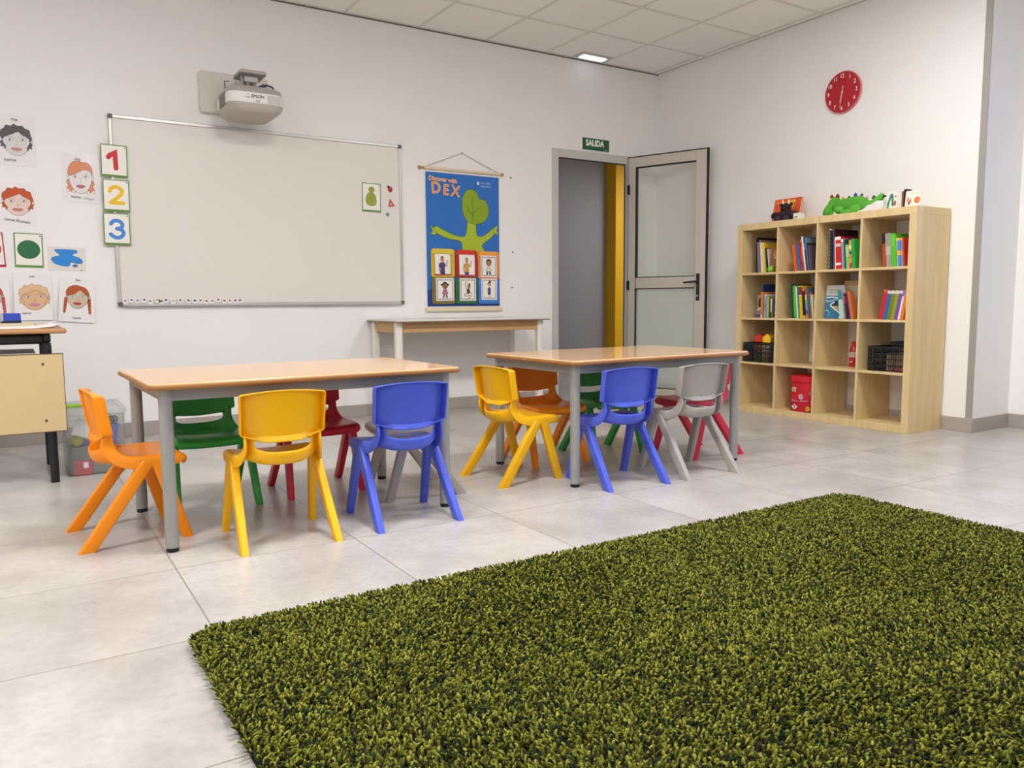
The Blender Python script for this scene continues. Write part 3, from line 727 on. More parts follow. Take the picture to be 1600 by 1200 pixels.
row_of(1, 1, .118, [(.014, .255, .23, 5, '#27433f', 'tall dark green folder'), (.032, .244, .2, 5.5, '#4fae2a', 'thick grass green binder', (.1, .9, '#5cc030')), (.009, .235, .2, 6, '#dfe6e2', 'thin white folder'), (.009, .234, .2, 6, '#2c7a6e', 'thin sea green folder'), (.034, .240, .24, 6, '#d9b423', 'thick yellow book with maroon top', (.72, .97, '#8a2030'), (.68, .72, '#efe3c2')), (.022, .200, .2, 6, '#1d1812', 'black book with mustard foot', (0, .1, '#d8a81c')), (.018, .220, .2, 6, '#d88ab8', 'rainbow striped spine book', (.80, 1, '#c8284a'), (.62, .80, '#f2dc6a'), (.44, .62, '#6fbf6a'), (.28, .44, '#86b4e6'), (.14, .28, '#7a4aa8'), (0, .14, '#f08a2a')), (.014, .23, .24, 6, '#55606e', 'slate picture book'), (.014, .19, .22, 6.5, '#a0605a', 'dusty rose book', (.5, .8, '#7d8088')), (.012, .175, .22, 6.5, '#d9d4b0', 'pale straw book')], G1)
SEA = mat('#2f7096', .55); SAND = mat('#c2a06a', .55); FOAM = mat('#e4e6e0', .55); NAVY = mat('#1c2748', .55); SKY = mat('#b9b7b3', .6)
a = Art(); a.rect(0, .165, .15, .24, SKY).rect(.02, .185, .13, .192, mat('#8b8a88', .6)).rect(.02, .202, .12, .209, mat('#8b8a88', .6)).rect(0, 0, .15, .165, SEA)
a.poly([(.15, .03), (.15, .10), (.11, .115), (.075, .095), (.06, .085), (.10, .055), (.125, .03), (.12, 0), (.15, 0)], SAND)
a.blob([(.05,.10),(.09,.13),(.15,.125),(.15,.105),(.10,.09)], NAVY); a.stroke(Art.smooth([(.0,.15),(.05,.155),(.1,.15),(.15,.158)], 5, False), .006, FOAM); a.stroke(Art.smooth([(.121,.008),(.13,.03),(.10,.055),(.055,.085),(.045,.10),(.075,.12)], 5, False), .008, FOAM); a.stroke(Art.smooth([(.0,.13),(.04,.125),(.09,.14),(.15,.138)], 5, False), .004, FOAM); a.stroke(Art.smooth([(.0,.05),(.02,.06),(.04,.04),(.03,.02)], 5, False), .005, mat('#8fc0c4', .5))
facing((BX0+.066, cyl_(2)-.024, cz_(1)+.0004), .15, .24, .010, 5, '#2f7096', 'large seaside picture book facing out in the second row', a, 0, G1)
facing((BX0+.165, cyl_(2)-.100, cz_(1)+.0004), .165, .272, .012, 4, '#cbb07a', 'tall sand coloured book behind the seaside book', None, 0, G1)
facing((BX0+.140, cyl_(2)-.165, cz_(1)+.0004), .12, .235, .010, 4, '#c6b8a2', 'beige book standing behind the mint binder', None, 0, G1)
row_of(1, 2, .190, [(.034, .200, .048, 7, '#a9cfc4', 'mint spined binder with teal top', (.68, 1, '#2f8a88')), (.010, .195, .048, 8, '#c98a8a', 'thin salmon booklet'), (.016, .180, .048, 9, '#2a2420', 'dark brown slim volume', (.6, .9, '#a03030')), (.012, .190, .048, 10, '#4a2272', 'deep purple slim book'), (.022, .195, .048, 11, '#c66a34', 'terracotta book')], G1, .01)
# leaning to the right: last cubby
def row_right(r, c, t_end, specs, grp, inset=.03):
    where = 'in the %s cubby of the %s row' % (COLN[c], ROWN[r])
    t = t_end
    for (th, h, d, lean, col_, desc, *bands) in specs:            # right to left
        book((BX0+inset, cyl_(c)-t, cz_(r)+.0004), th, h, d, -lean, col_, desc, where, bands, True, group=grp)
        t -= th/math.cos(R(lean))+.0008
row_right(1, 3, .300, [(.022, .196, .2, 10, '#e8801e', 'orange schoolbook'), (.014, .196, .2, 10, '#e6dff0', 'white schoolbook with violet top', (.8, 1, '#8a6ab8')), (.024, .197, .2, 10, '#7d4aa0', 'violet schoolbook', (.88, .98, '#d8d4da')), (.026, .197, .2, 10, '#8a9a2a', 'light olive schoolbook', (.88, .98, '#dcd8c8')), (.026, .197, .2, 10, '#6d7d22', 'darker olive schoolbook', (.88, .98, '#dcd8c8')), (.026, .197, .2, 10, '#2a62a8', 'royal blue schoolbook', (.88, .98, '#dcd8c8')), (.030, .203, .2, 10, '#c4242c', 'scarlet schoolbook', (.9, .98, '#c8684a'))], G1)

# ------------------------------------------------------------------ crates and their toys
def crate(loc, w, d, h, label, rz=0):
    t = thing('crate', label, 'crate', loc, rz, 'black plastic crates in the bookcase')
    P = mat('#14151a', .4)
    for nm, ax in (('side_wall', 'x0'), ('side_wall', 'x1'), ('end_wall', 'y0'), ('end_wall', 'y1')):
        b = MB(); L_ = d if nm == 'end_wall' else w
        for k in range(int(L_/.016)+1):
            s_ = -L_/2+L_*k/int(L_/.016); wd = .004 if k % 5 else .008
            b.box((s_-wd/2, -.002, 0), (s_+wd/2, .002, h))
        for z in (.004, h*.25, h*.5, h*.72, h-.008): b.box((-L_/2, -.003, z-.004), (L_/2, .003, z+.004))
        M_ = {'x0': Matrix.Translation((-d/2, 0, 0)) @ Matrix.Rotation(R(90), 4, 'Z'), 'x1': Matrix.Translation((d/2, 0, 0)) @ Matrix.Rotation(R(90), 4, 'Z'), 'y0': Matrix.Translation((0, -w/2, 0)), 'y1': Matrix.Translation((0, w/2, 0))}[ax]
        c = MB().add(b.v, b.f, 0, M_); c.build(nm, P, t)
    MB().prism([(-d/2, -w/2), (d/2, -w/2), (d/2, w/2), (-d/2, w/2)], 0, .004).build('base', P, t)
    MB().box((-d/2-.006, -w/2-.006, h-.006), (-d/2+.004, w/2+.006, h+.004)).box((d/2-.004, -w/2-.006, h-.006), (d/2+.006, w/2+.006, h+.004)).box((-d/2, -w/2-.006, h-.006), (d/2, -w/2+.004, h+.004)).box((-d/2, w/2-.004, h-.006), (d/2, w/2+.006, h+.004)).build('rim', P, t, bevel=.002)
    return t
c1 = Vector((BX0+.185, cyl_(0)-.172, cz_(2)))
crate(c1+Vector((0, 0, .0005)), .300, .33, .150, 'black mesh crate of toy pieces in the first cubby')
c2 = Vector((BX0+.20, cyl_(3)-.193, cz_(2)))
crate(c2+Vector((0, 0, .0005)), .270, .33, .165, 'black mesh crate of wooden pegs in the last cubby')
def toy_house(loc, w, d, h, color, label, rz=0, base=.0):
    b = MB().prism([(-w/2, 0), (w/2, 0), (w/2, h*.6), (0, h), (-w/2, h*.6)], -d/2, d/2, 0, Matrix.Rotation(R(90), 4, 'Z') @ Matrix.Rotation(R(90), 4, 'X'))
    o = b.build('toy_block', mat(color, .35), None, loc, (0, 0, rz), bevel=.006); tag(o, label, 'toy', 'plastic toys piled in the crates')
toy_house(c1+Vector((-.05, .075, .1535+.001)), .085, .10, .068, '#e0301c', 'red house shaped toy at left on the toy crate', .4)
toy_house(c1+Vector((-.09, -.035, .1535+.001)), .070, .08, .072, '#efc81e', 'yellow house shaped toy in middle of the toy crate', .2)
toy_house(c1+Vector((-.06, -.118, .1535+.001)), .055, .09, .066, '#b82a24', 'dark red toy at right on the toy crate', -.3)
rr_ = random.Random(3)
cols = [('#8c2a2a', 'dark red'), ('#4a7a3a', 'green'), ('#c89a5a', 'wooden'), ('#6a3a5a', 'plum'), ('#2a4a6a', 'navy'), ('#b05a3a', 'rust'), ('#e0d0a0', 'ivory'), ('#3a6a5a', 'teal')]
for k in range(8):
    col_, nm = cols[k]; ly = -.115+.23*(k % 4)/3; z = .0055+.074*(k//4)
    b = MB().prism(rrect(-.027, -.03, .027, .03, .008), 0, .07)
    o = b.build('toy_block', mat(col_, .4), None, c1+Vector((-.115, -ly, z)), (0, 0, 0), bevel=.005)
    tag(o, '%s toy block seen through the mesh of the toy crate, %s layer' % (nm, ('lower', 'upper')[k//4]), 'toy', 'plastic toys piled in the crates')
for k in range(12):
    ly = -.02-.011*(k % 12); 
    b = MB()
    for q in range(4): b.lathe([(.0035, 0), (.0045, .003), (.0045, .022), (.002, .026)], (0, 0, q*.031), 10)
    b.box((-.003, -.002, 0), (.003, .002, .12))
    o = b.build('peg_strip', mat('#c6a578' if k % 3 else '#d9c6a6', .5), None, c2+Vector((-.145, ly+.03, .0055)), (0, 0, 0))
    tag(o, 'pale wooden peg strip inside the peg crate, number %s from the left' % ('one two three four five six seven eight nine ten eleven twelve'.split()[k]), 'toy', 'wooden peg strips in the crate')
for k in range(7):
    b = MB().ball((0, 0, .009), .009, 0, 12, 8, (1, .8, 1))
    o = b.build('bead', mat('#c8283c' if k < 3 else '#d65a72', .4), None, c2+Vector((-.158+.003, -.045-.012*k, .0052)))
    o.location.x = c2.x-.152
    tag(o, '%s pink red bead at bottom of the peg crate' % ('first second third fourth fifth sixth seventh'.split()[k]), 'bead', 'pink beads in the crate')
o = MB().prism(rrect(-.10, -.085, .10, .085, .012), 0, .03).build('box', mat('#0d0d10', .4), None, c2+Vector((.045, -.03, .1695)), (0, 0, 0), bevel=.004); tag(o, 'flat black box lying on top of the peg crate', 'box')

# red bottle
bt = thing('bottle', 'red plastic bottle with pale label in the third cubby', 'bottle', (-.150, cyl_(2)-.148, cz_(2)+.0003))
RED = mat('#c41a1a', .3, coat=.3)
MB().lathe([(.030, 0), (.034, .004), (.035, .05), (.034, .10), (.031, .13), (.022, .150), (.019, .158)], n=28).build('body', RED, bt)
MB().lathe([(.0353, .068), (.0355, .070), (.0353, .104), (.0345, .106)], n=28).build('label_band', mat('#cfc3b6', .5), bt)
MB().lathe([(.020, .156), (.021, .158), (.021, .178), (.015, .184)], n=20).build('cap', RED, bt)
MB().ball((-.0345, 0, .035), .010, 0, 12, 8, (.25, 1, .6)).build('maker_mark', mat('#efe6e2', .5), bt)

# red fabric drum bag
rb = thing('storage_bag', 'red fabric storage bag with number badges in the bottom row', 'bag', (BX0+.160, cyl_(1)-.204, OT+.0004), .0)
RF = mat('#cc1426', .6, bump=.15, bscale=14)
def ell_sec(rx, ry, z, n=36, e=3.0):
    o_ = []
    for k in range(n):
        t_ = 2*math.pi*k/n; c_, s_ = math.cos(t_), math.sin(t_)
        o_.append((rx*math.copysign(abs(c_)**(2/e), c_), ry*math.copysign(abs(s_)**(2/e), s_), z))
    return o_
MB().rings([ell_sec(.125, .116, 0), ell_sec(.133, .120, .01), ell_sec(.134, .120, .12), ell_sec(.130, .117, .245), ell_sec(.10, .085, .262)]).build('body', RF, rb, angle=50)
MB().rings([ell_sec(.136, .121, .222), ell_sec(.138, .123, .226), ell_sec(.136, .121, .268), ell_sec(.10, .085, .275)]).build('lid', mat('#d41c2a', .55), rb, angle=50)
MB().tube([(-.134, -.112+.02+.0, .085), (-.1365, -.04, .088), (-.1365, .05, .080), (-.133, .098, .074)], .0016, 6).build('seam', mat('#8e0f1c', .6), rb)
wh = mat('#efe9df', .5); dk_ = mat('#2a1a1a', .5)
def badge(nm, fill):
    b_ = Art(step=.0003); fill(b_); b_.into(MB(), (0,-1,0), (0,0,1), (-1,0,0), o=(-.1352, 0, 0), warp=lambda p, q: -.009*(abs(p)/.11)**4).build(nm, b_.mats, rb)
badge('number_badge', lambda b_: b_.rect(-.060, .148, -.022, .186, mat('#b07a4a', .5)).rect(-.057, .151, -.025, .183, mat('#d9cdb8', .5)).text('6', -.041, .155, .022, mat('#a05a3a', .5), bold=.0008))
badge('number_badge', lambda b_: b_.ell(.022, .115, .021, .021, mat('#d9b8d0', .5)).ell(.022, .115, .015, .015, mat('#b487b0', .5)).text('11', .022, .106, .018, wh, bold=.0006))
badge('number_badge', lambda b_: b_.poly([(-.062, .035), (-.034, .015), (-.006, .035), (-.034, .055)], wh).text('9', -.034, .025, .020, dk_, bold=.001))
badge('round_badge', lambda b_: b_.ell(.082, .028, .020, .020, mat('#d0962a', .5)))
badge('diamond_badge', lambda b_: b_.poly([(.085, .148), (.098, .128), (.104, .15), (.098, .172)], mat('#b95a78', .5)))
def words(b_):
    b_.hold()
    for k, (x_, w_) in enumerate(((-.058, .012), (-.044, .01), (-.032, .012), (-.018, .009), (-.006, .006), (.008, .004), (.020, .010), (.032, .012), (.046, .010), (.058, .012), (.072, .01))):
        b_.rect(x_, .076+.0006*k, x_+w_, .083+.0006*k+(.003 if k in (0, 6) else 0), wh)
badge('lettering', words)

# ------------------------------------------------------------------ on top of the bookcase
TZ = BW+.0005
YLW = mat('#e9b23a', .5)
a = Art()
for k in range(7): a.rect(.018+k*.014, .168, .028+k*.014, .177, YLW)
for k in range(5): a.rect(.125+k*.016, .160, .136+k*.016, .186, mat('#f3d24a', .5))
for k in range(4): a.rect(.135+k*.016, .126, .146+k*.016, .150, mat('#f3d24a', .5))
a.rect(.15, .112, .20, .115, YLW)
G2 = 'things standing on top of the bookcase'
facing((-.16, -1.515, TZ), .255, .20, .016, 12, '#d9561f', 'orange picture book leaning on wall atop the bookcase', a, 0, G2)
# dark plush animal slumped in front of the orange book
pd = thing('plush_toy', 'dark brown plush animal with pale horns before orange book', 'plush toy', (-.235, -1.715, TZ), .1, G2)
PL = mat('#2a1a1c', .95, bump=.6, bscale=90); PL2 = mat('#3a2a3c', .95, bump=.6, bscale=90)
MB().ball((0, 0, .052), .052, 0, 20, 14, (.8, 1.3, 1)).ball((.0, .0, .108), .043, 0, 20, 14, (.85, 1.0, .95)).build('body', PL, pd)
for s_ in (-1, 1):
    MB().ball((-.015, s_*.080, .056), .032, 0, 14, 10, (.8, 1.2, .9)).build('arm', PL2 if s_ < 0 else PL, pd)
    MB().ball((-.046, s_*.040, .025), .025, 0, 14, 10, (1.1, 1, .95)).build('foot', PL2, pd)
    MB().tube([(0, s_*.020, .142), (-.003, s_*.027, .160), (-.002, s_*.024, .178)], [.008, .006, .001], 8).build('horn', mat('#e6dccb', .5), pd)
    MB().ball((.004, s_*.044, .136), .013, 0, 10, 8, (.5, 1, 1.1)).build('ear', PL, pd)
cb = Art(); cb.rect(.006, .004, .016, .036, mat('#b9a9a6', .6)).rect(.020, .010, .030, .016, mat('#8c4a4a', .6)).rect(.020, .022, .034, .034, mat('#6a6a6a', .6))
o = cb.into(Bx((0, -.062, 0), (.055, 0, .058)), *WALL_B, base=1).build('calendar_block', [mat('#e9e4dc', .5)]+cb.mats, None, (-.275, -1.818, TZ), (0, 0, .12)); tag(o, 'small white printed cube beside the dark plush animal', 'block', G2)
# green plush
GP = mat('#4f9f2f', .95, bump=.5, bscale=70, vary=.12, vscale=14); GP2 = mat('#5aae36', .95, bump=.5, bscale=70)
gp = thing('plush_toy', 'long green plush creature lying on top of the bookcase', 'plush toy', (-.235, -2.26, TZ), 0, G2)
MB().rings([[(r_*.75*math.cos(2*math.pi*k/22), y_+.0, z_+r_*math.sin(2*math.pi*k/22)) for k in range(22)] for y_, r_, z_ in
    ((.115, .030, .075), (.10, .045, .070), (.06, .056, .066), (.01, .062, .064), (-.04, .066, .067), (-.09, .066, .068), (-.135, .056, .060), (-.165, .036, .050), (-.172, .012, .048))]).build('body', GP, gp, subsurf=1)
MB().rings([[(x_+r_*.8*math.cos(2*math.pi*k/20), y_+r_*.85*math.sin(2*math.pi*k/20), z_) for k in range(20)] for x_, y_, r_, z_ in
    ((-.02, .158, .018, .004), (-.02, .158, .036, .012), (-.018, .155, .044, .04), (-.012, .148, .044, .065), (0, .130, .046, .09), (.004, .115, .048, .115), (.006, .11, .036, .138), (.006, .108, .012, .147))]).build('head', GP, gp, subsurf=1)
for y_, z_, r_ in ((.045, .045, .030), (-.09, .036, .036)):
    MB().ball((-.045, y_, z_), r_, 0, 16, 12, (.7, 1.25, .85)).build('limb', GP2, gp)
MB().tube([(-.05, -.10, .022), (-.055, -.03, .02), (-.05, .02, .022)], [.018, .02, .014], 12).build('limb', GP2, gp)
MB().tube([(-.03, .105, .045), (-.035, .112, .022), (-.03, .115, .006)], [.010, .012, .008], 10).build('limb', GP, gp)
MB().tube([(0, -.155, .052), (.0, -.20, .066), (.005, -.245, .098), (.008, -.265, .122)], [.034, .028, .024, .016], 14).build('tail', GP2, gp)
for y_, z_, c_, s_ in ((.138, .140, '#8a1f1c', .016), (.090, .140, '#8a1f1c', .017), (.045, .118, '#b8a01e', .014), (-.005, .122, '#22242c', .012), (-.055, .132, '#1c3f8a', .015), (-.105, .128, '#4a3a34', .012), (-.15, .106, '#d8a0a8', .012), (-.20, .098, '#3a3a3c', .016)):
    MB().lathe([(s_*.75, 0), (s_*.85, .004), (s_*.6, s_*1.0), (.001, s_*1.6)], (0, y_, z_), 12).build('spike', mat(c_, .9), gp)
MB().lathe([(.009, 0), (.010, .004), (.006, .018), (.001, .024)], (0, 0, 0), 10, 0, Matrix.Translation((.0, -.272, .108)) @ Matrix.Rotation(R(100), 4, 'X')).build('spike', mat('#2c2c30', .9), gp)
cl = MB(); g_ = []
for j in range(9):
    for i in range(13):
        y_ = -i*.0155; x_ = -.05+.1*j/8
        hgt = .068*math.sin(min(1, i/10)*math.pi*.5)**1.4*(1-.35*abs(j/4-1)**2)
        g_.append((x_*(1 if i else .7), y_, max(.002, hgt+.004*math.sin(i*1.3+j))))
cl.add(g_+[(p[0], p[1], .0) for p in g_], [(j*13+i, j*13+i+1, (j+1)*13+i+1, (j+1)*13+i) for j in range(8) for i in range(12)]+[(117+j*13+i, 117+(j+1)*13+i, 117+(j+1)*13+i+1, 117+j*13+i+1) for j in range(8) for i in range(12)]
    +[(i, i+1, 117+i+1, 117+i) for i in range(12)]+[(104+i, 104+i+1, 221+i+1, 221+i) for i in range(12)]+[(j*13, (j+1)*13, 117+(j+1)*13, 117+j*13) for j in range(8)]+[(j*13+12, (j+1)*13+12, 117+(j+1)*13+12, 117+j*13+12) for j in range(8)])
o = cl.build('cloth', mat('#d8d6d2', .8), None, (-.33, -2.418, TZ), (0, 0, 0), angle=80); tag(o, 'crumpled pale grey cloth under the green plush tail', 'cloth', G2)
a = Art(); a.rect(0, 0, .085, .118, mat('#efeae2', .5)); a.stroke(Art.smooth([(.012, .012), (.018, .05), (.032, .095), (.044, .088), (.050, .03)], 6, False), .017, mat('#1f8262', .5)); a.ell(.068, .04, .010, .018, mat('#a8562a', .5)).ell(.07, .085, .006, .006, mat('#c43a2a', .5))
facing((-.30, -2.596, TZ), .085, .120, .012, 4, '#efeae2', 'white board book with green arch on bookcase top', a, -.15, G2)
book((-.275, -2.690, TZ), .012, .118, .06, 0, '#8a5a44', 'small brown book', 'standing beside the white board book', group=G2)
book((-.275, -2.706, TZ), .017, .130, .06, 0, '#191b20', 'small black book', 'standing near right end of the bookcase top', group=G2)
a = Art()
a.ell(.088, .046, .021, .021, mat('#d9622a', .5)).ell(.088, .046, .012, .012, mat('#e88a4a', .5)).blob([(.02,.03),(.045,.06),(.04,.03),(.03,.02)], mat('#b8402c', .5)).blob([(.01,.045),(.02,.07),(.03,.06),(.02,.04)], mat('#c98a6a', .5)).rect(.03, .088, .10, .091, mat('#c9c2b4', .5))
facing((-.30, -2.728, TZ), .112, .112, .010, 6, '#efe8dc', 'cream board book with orange fruit at right bookcase end', a, -.1, G2)

# ------------------------------------------------------------------ whiteboard
bx0, bx1, bz0, bz1 = -4.767, -2.706, .880, 2.118
wbd = thing('whiteboard', 'large blank whiteboard with thin aluminium frame on the wall', 'whiteboard', ((bx0+bx1)/2, -.001, (bz0+bz1)/2))
hw, hh = (bx1-bx0)/2, (bz1-bz0)/2
Bx((-hw+.01, -.012, -hh+.01), (hw-.01, 0, hh-.01)).build('writing_surface', mat('#e2ded6', .38, spec=.4), wbd)
FRM = mat('#c6c4c0', .35, .5)
MB().box((-hw, -.020, -hh), (-hw+.021, 0, hh)).box((hw-.021, -.020, -hh), (hw, 0, hh)).box((-hw+.021, -.020, hh-.021), (hw-.021, 0, hh)).box((-hw+.021, -.020, -hh), (hw-.021, 0, -hh+.021)).build('frame', FRM, wbd, bevel=.003)
MB().box((-hw+.03, -.034, -hh-.001), (hw-.03, -.0, -hh+.006)).box((-hw+.03, -.036, -hh-.001), (hw-.03, -.033, -hh+.012)).build('pen_ledge', FRM, wbd, bevel=.001)
for sx in (-1, 1):
    for sz in (-1, 1):
        MB().prism(rrect(-.014, -.014, .014, .014, .006), -.001, .024, 0, Matrix.Translation((sx*(hw-.012), 0, sz*(hh-.012))) @ Matrix.Rotation(R(90), 4, 'X')).build('corner_cap', mat('#5c5a58', .5), wbd)

PAPER = mat('#ece9e8', .55); CARD = mat('#eeece2', .45); CGRN = mat('#5f8a35', .5)
INK = mat('#2b2828', .6)
def flat(name, label, cat, xc, zc, w, h, art, base_mat, y=-.001, th=.0012, rot=0, group=None, warp=None, grid=None, rim=None):
    """a sheet or card lying flat against the whiteboard wall"""
    b = MB(); n = [base_mat]
    if grid:
        nx, nz = 10, 14; vs = []
        for j in range(nz+1):
            for i in range(nx+1):
                p, q = -w/2+w*i/nx, -h/2+h*j/nz; vs.append((p, -th-grid(p, q), q))
        N_ = len(vs); vs += [(p[0], p[1]+th*.6, p[2]) for p in vs]; fs = []
        for j in range(nz):
            for i in range(nx):
                q = [j*(nx+1)+i, j*(nx+1)+i+1, (j+1)*(nx+1)+i+1, (j+1)*(nx+1)+i]; fs.append(tuple(q)); fs.append(tuple(N_+z for z in q[::-1]))
        b.add(vs, fs)
    else: b.box((-w/2, -th, -h/2), (w/2, 0, h/2))
    art.into(b, *WALL_A, o=(0, -th, 0), base=1, warp=warp or grid)
    o = b.build(name, n+art.mats, None, (xc, y, zc), (0, R(rot), 0), fixn=False)
    return tag(o, label, cat, group)
def card_art(w, h, band):
    a = Art(); a.rect(-w/2+.004, -h/2+.013, w/2-.004, h/2-.004, CARD); a.rect(w/2-.016, h/2-.018, w/2-.008, h/2-.010, band); return a
GD = 'number cards beside the whiteboard'
for n_, (xc, zc, rot, col_) in enumerate(((-4.745, 1.8205, 1.0, '#c8202c'), (-4.744, 1.598, .6, '#ecbf0a'), (-4.751, 1.381, .4, '#3f86d6'))):
    a = card_art(.153, .203, CGRN); m_ = mat(col_, .5)
    if n_ == 0: a.stroke([(-.033, .022), (-.022, .036), (.006, .052), (.010, -.046)], .029, m_)
    if n_ == 1: a.stroke(Art.smooth([(-.037, .026), (-.028, .046), (0, .056), (.030, .042), (.032, .016), (.006, -.014), (-.034, -.046)], 5, False), .0235, m_).stroke([(-.034, -.046), (.040, -.046)], .0235, m_)
    if n_ == 2: a.stroke(Art.smooth([(-.035, .034), (-.018, .052), (.010, .055), (.031, .038), (.028, .012), (.000, .004)], 5, False), .0235, m_).stroke(Art.smooth([(.000, .004), (.030, -.006), (.038, -.030), (.016, -.052), (-.014, -.052), (-.038, -.034)], 5, False), .0235, m_)
    flat('number_card', ('green edged card with red number 1 at whiteboard edge', 'green edged card with yellow number 2 at whiteboard edge', 'green edged card with blue number 3 at whiteboard edge')[n_], 'card', xc, zc, .156, .207, a, CGRN, y=-.022-.0030*n_, th=.0014, rot=rot, group=GD)
a = card_art(.15, .21, CGRN); a.ell(0, .005, .062, .058, mat('#1c6a3c', .5), 40)
flat('colour_card', 'green edged card showing a dark green circle', 'card', -5.255, 1.231, .155, .213, a, CGRN, th=.0016, rot=1, group='colour cards on the wall')
CRED = mat('#b3162a', .5)
a = card_art(.15, .21, CRED); a.ell(0, .005, .062, .058, mat('#c4122a', .5), 40)
flat('colour_card', 'red edged card with red circle cut by left picture edge', 'card', -5.462, 1.229, .155, .213, a, CRED, th=.0016, rot=-2.5, group='colour cards on the wall')
BLU = mat('#1a86d6', .45); BLO = mat('#1d4f96', .5)
a = Art()
bl = [(-.066,.057),(-.03,.060),(.02,.060),(.054,.057),(.058,.044),(.036,.032),(.034,.022),(.066,.012),(.086,-.006),(.082,-.024),(.050,-.026),(.022,-.020),(.016,-.036),(.004,-.046),(-.03,-.044),(-.07,-.030),(-.088,-.006),(-.076,.010),(-.046,.018),(-.042,.026),(-.062,.044)]
a.blob(bl, BLU, BLO, .0022); a.blob([(.030,-.042),(.045,-.033),(.060,-.040),(.046,-.050)], mat('#3a66b8', .5), BLO, .0016); a.rect(.078, -.071, .086, -.067, INK)
flat('splash_picture', 'white sheet with a blue paint splash on the wall', 'picture', -5.048, 1.182, .212, .150, a, mat('#e2dcd4', .5), rot=1.5)

# children's face drawings
def face_art(a, w, h, hair, skin, lips, style, txt=None, cx=0, cy=0, lines=INK):
    """a drawn face about w wide and h high"""
    hm = mat(hair, .7); sm = mat(skin, .7); lm = mat(lips, .7); wm = mat('#f3f1ee', .7); gm = mat('#6f7074', .7)
    P = lambda pts: [(cx+x*w/2, cy+y*h/2) for x, y in pts]
    ear = mat(skin, .7)
    for s_ in (-1, 1): a.blob(P([(s_*.80, .12), (s_*1.0, .14), (s_*1.0, -.18), (s_*.82, -.26)]), ear, lines, .0014)
    if style == 'braids':
        for s_ in (-1, 1):
            for k in range(5): a.ell(cx+s_*w*(.47+.012*k), cy-h*(.10+.13*k), w*(.085-.006*k), h*.085, hm, 14)
            a.stroke(P([(s_*.86, -.10), (s_*.92, -.6), (s_*1.0, -1.28)]), .0014, lines)
    if style == 'curls':
        for s_ in (-1, 1):
            c_ = [(s_*.86, -.16), (s_*.62, -.56), (s_*.40, -.78), (s_*.52, -.98), (s_*.80, -.86), (s_*1.02, -.92), (s_*1.04, -.66), (s_*.94, -.50), (s_*1.06, -.30)]
            a.blob(P(c_), hm, lines, .0014)
            a.blob(P([(s_*.44, -.82), (s_*.54, -.97), (s_*.66, -.90), (s_*.56, -.80)]), wm); a.blob(P([(s_*.86, -.84), (s_*1.02, -.90), (s_*1.0, -.74)]), wm)
    a.blob(P([(-.84, .45), (-.86, 0), (-.76, -.42), (-.45, -.82), (0, -.98), (.45, -.82), (.76, -.42), (.86, 0), (.84, .45), (.5, .8), (0, .92), (-.5, .8)]), sm, lines, .0016)
    if style == 'short':
        pts = [(-.86, .02), (-1.0, .30), (-.94, .62), (-.72, .78), (-.62, .98), (-.30, .94), (-.12, 1.10), (.10, .98), (.42, 1.02), (.56, .86), (.84, .78), (.90, .48), (1.0, .22), (.86, -.06), (.80, .18), (.58, .34), (.36, .42), (.14, .62), (-.10, .50), (-.40, .34), (-.70, .22)]
        a.poly(P(pts), hm); a.stroke(P(pts), .0016, lines, True)
        for s_ in (-1, 1):
            q = [(s_*.86, .0), (s_*1.0, -.14), (s_*.94, -.30), (s_*.98, -.46), (s_*.80, -.40), (s_*.70, -.62), (s_*.64, -.40), (s_*.78, -.2)]
            a.poly(P(q), hm); a.stroke(P(q), .0013, lines, True)
    else:
        top = [(-.88, .10), (-.94, .45), (-.70, .84), (-.25, 1.02), (.12, .98), (.14, .96), (.55, .86), (.86, .52), (.92, .08), (.62, .28), (.20, .62), (.08, .58), (-.28, .28), (-.62, .14)]
        if style == 'curls': top = [(-.90, .10), (-.90, .50), (-.60, .90), (-.15, 1.02), (.2, .94), (.5, .95), (.84, .70), (.92, .2), (.7, .42), (.3, .5), (-.1, .34), (-.55, .16)]
        a.blob(P(top), hm, lines, .0018)
    for s_ in (-1, 1):
        ex, ey = s_*.40, .04+(.05 if s_ > 0 else 0)
        a.blob(P([(ex-.20, ey), (ex, ey+.09), (ex+.20, ey), (ex, ey-.07)]), wm, gm, .0014)
        a.ell(cx+ex*w/2, cy+(ey+.01)*h/2, w*.032, h*.030, mat('#4c4a4e', .7), 14)
        a.stroke(P([(ex-.24, ey+.13), (ex, ey+.20), (ex+.24, ey+.12)]), .0013, gm)
    a.stroke(P([(.02, .02), (.04, -.20), (-.06, -.26), (.10, -.28)]), .0012, gm)
    a.blob(P([(-.34, -.53), (-.12, -.44), (.0, -.47), (.12, -.44), (.34, -.52), (.14, -.64), (-.14, -.64)]), lm, mat('#9a5a62', .7), .0012)
SH = 'children\'s face drawings on the wall'
a = Art(); face_art(a, .170, .185, '#4a4648', '#dcd8d8', '#c98a80', 'short', cx=.006, cy=-.002)
a.text('me', 0, .118, .020, INK, -4).text('name', -.03, -.128, .020, INK, 2)
flat('face_drawing', 'sleeved drawing of black haired face at top left of wall', 'drawing', -5.288, 1.900, .212, .305, a, PAPER, rot=1.2, group=SH)
a = Art(); face_art(a, .168, .170, '#c4552c', '#e6cfc2', '#c08078', 'short', cx=.006, cy=.012)
a.text('name Roman', .0, -.110, .018, INK, -6)
flat('face_drawing', 'drawing of red short haired face marked name below', 'drawing', -5.303, 1.514, .205, .255, a, PAPER, rot=1.5, group=SH)
a = Art(); face_art(a, .150, .205, '#dc8a5a', '#e9e4e2', '#b8606a', 'curls', cx=-.006, cy=.004)
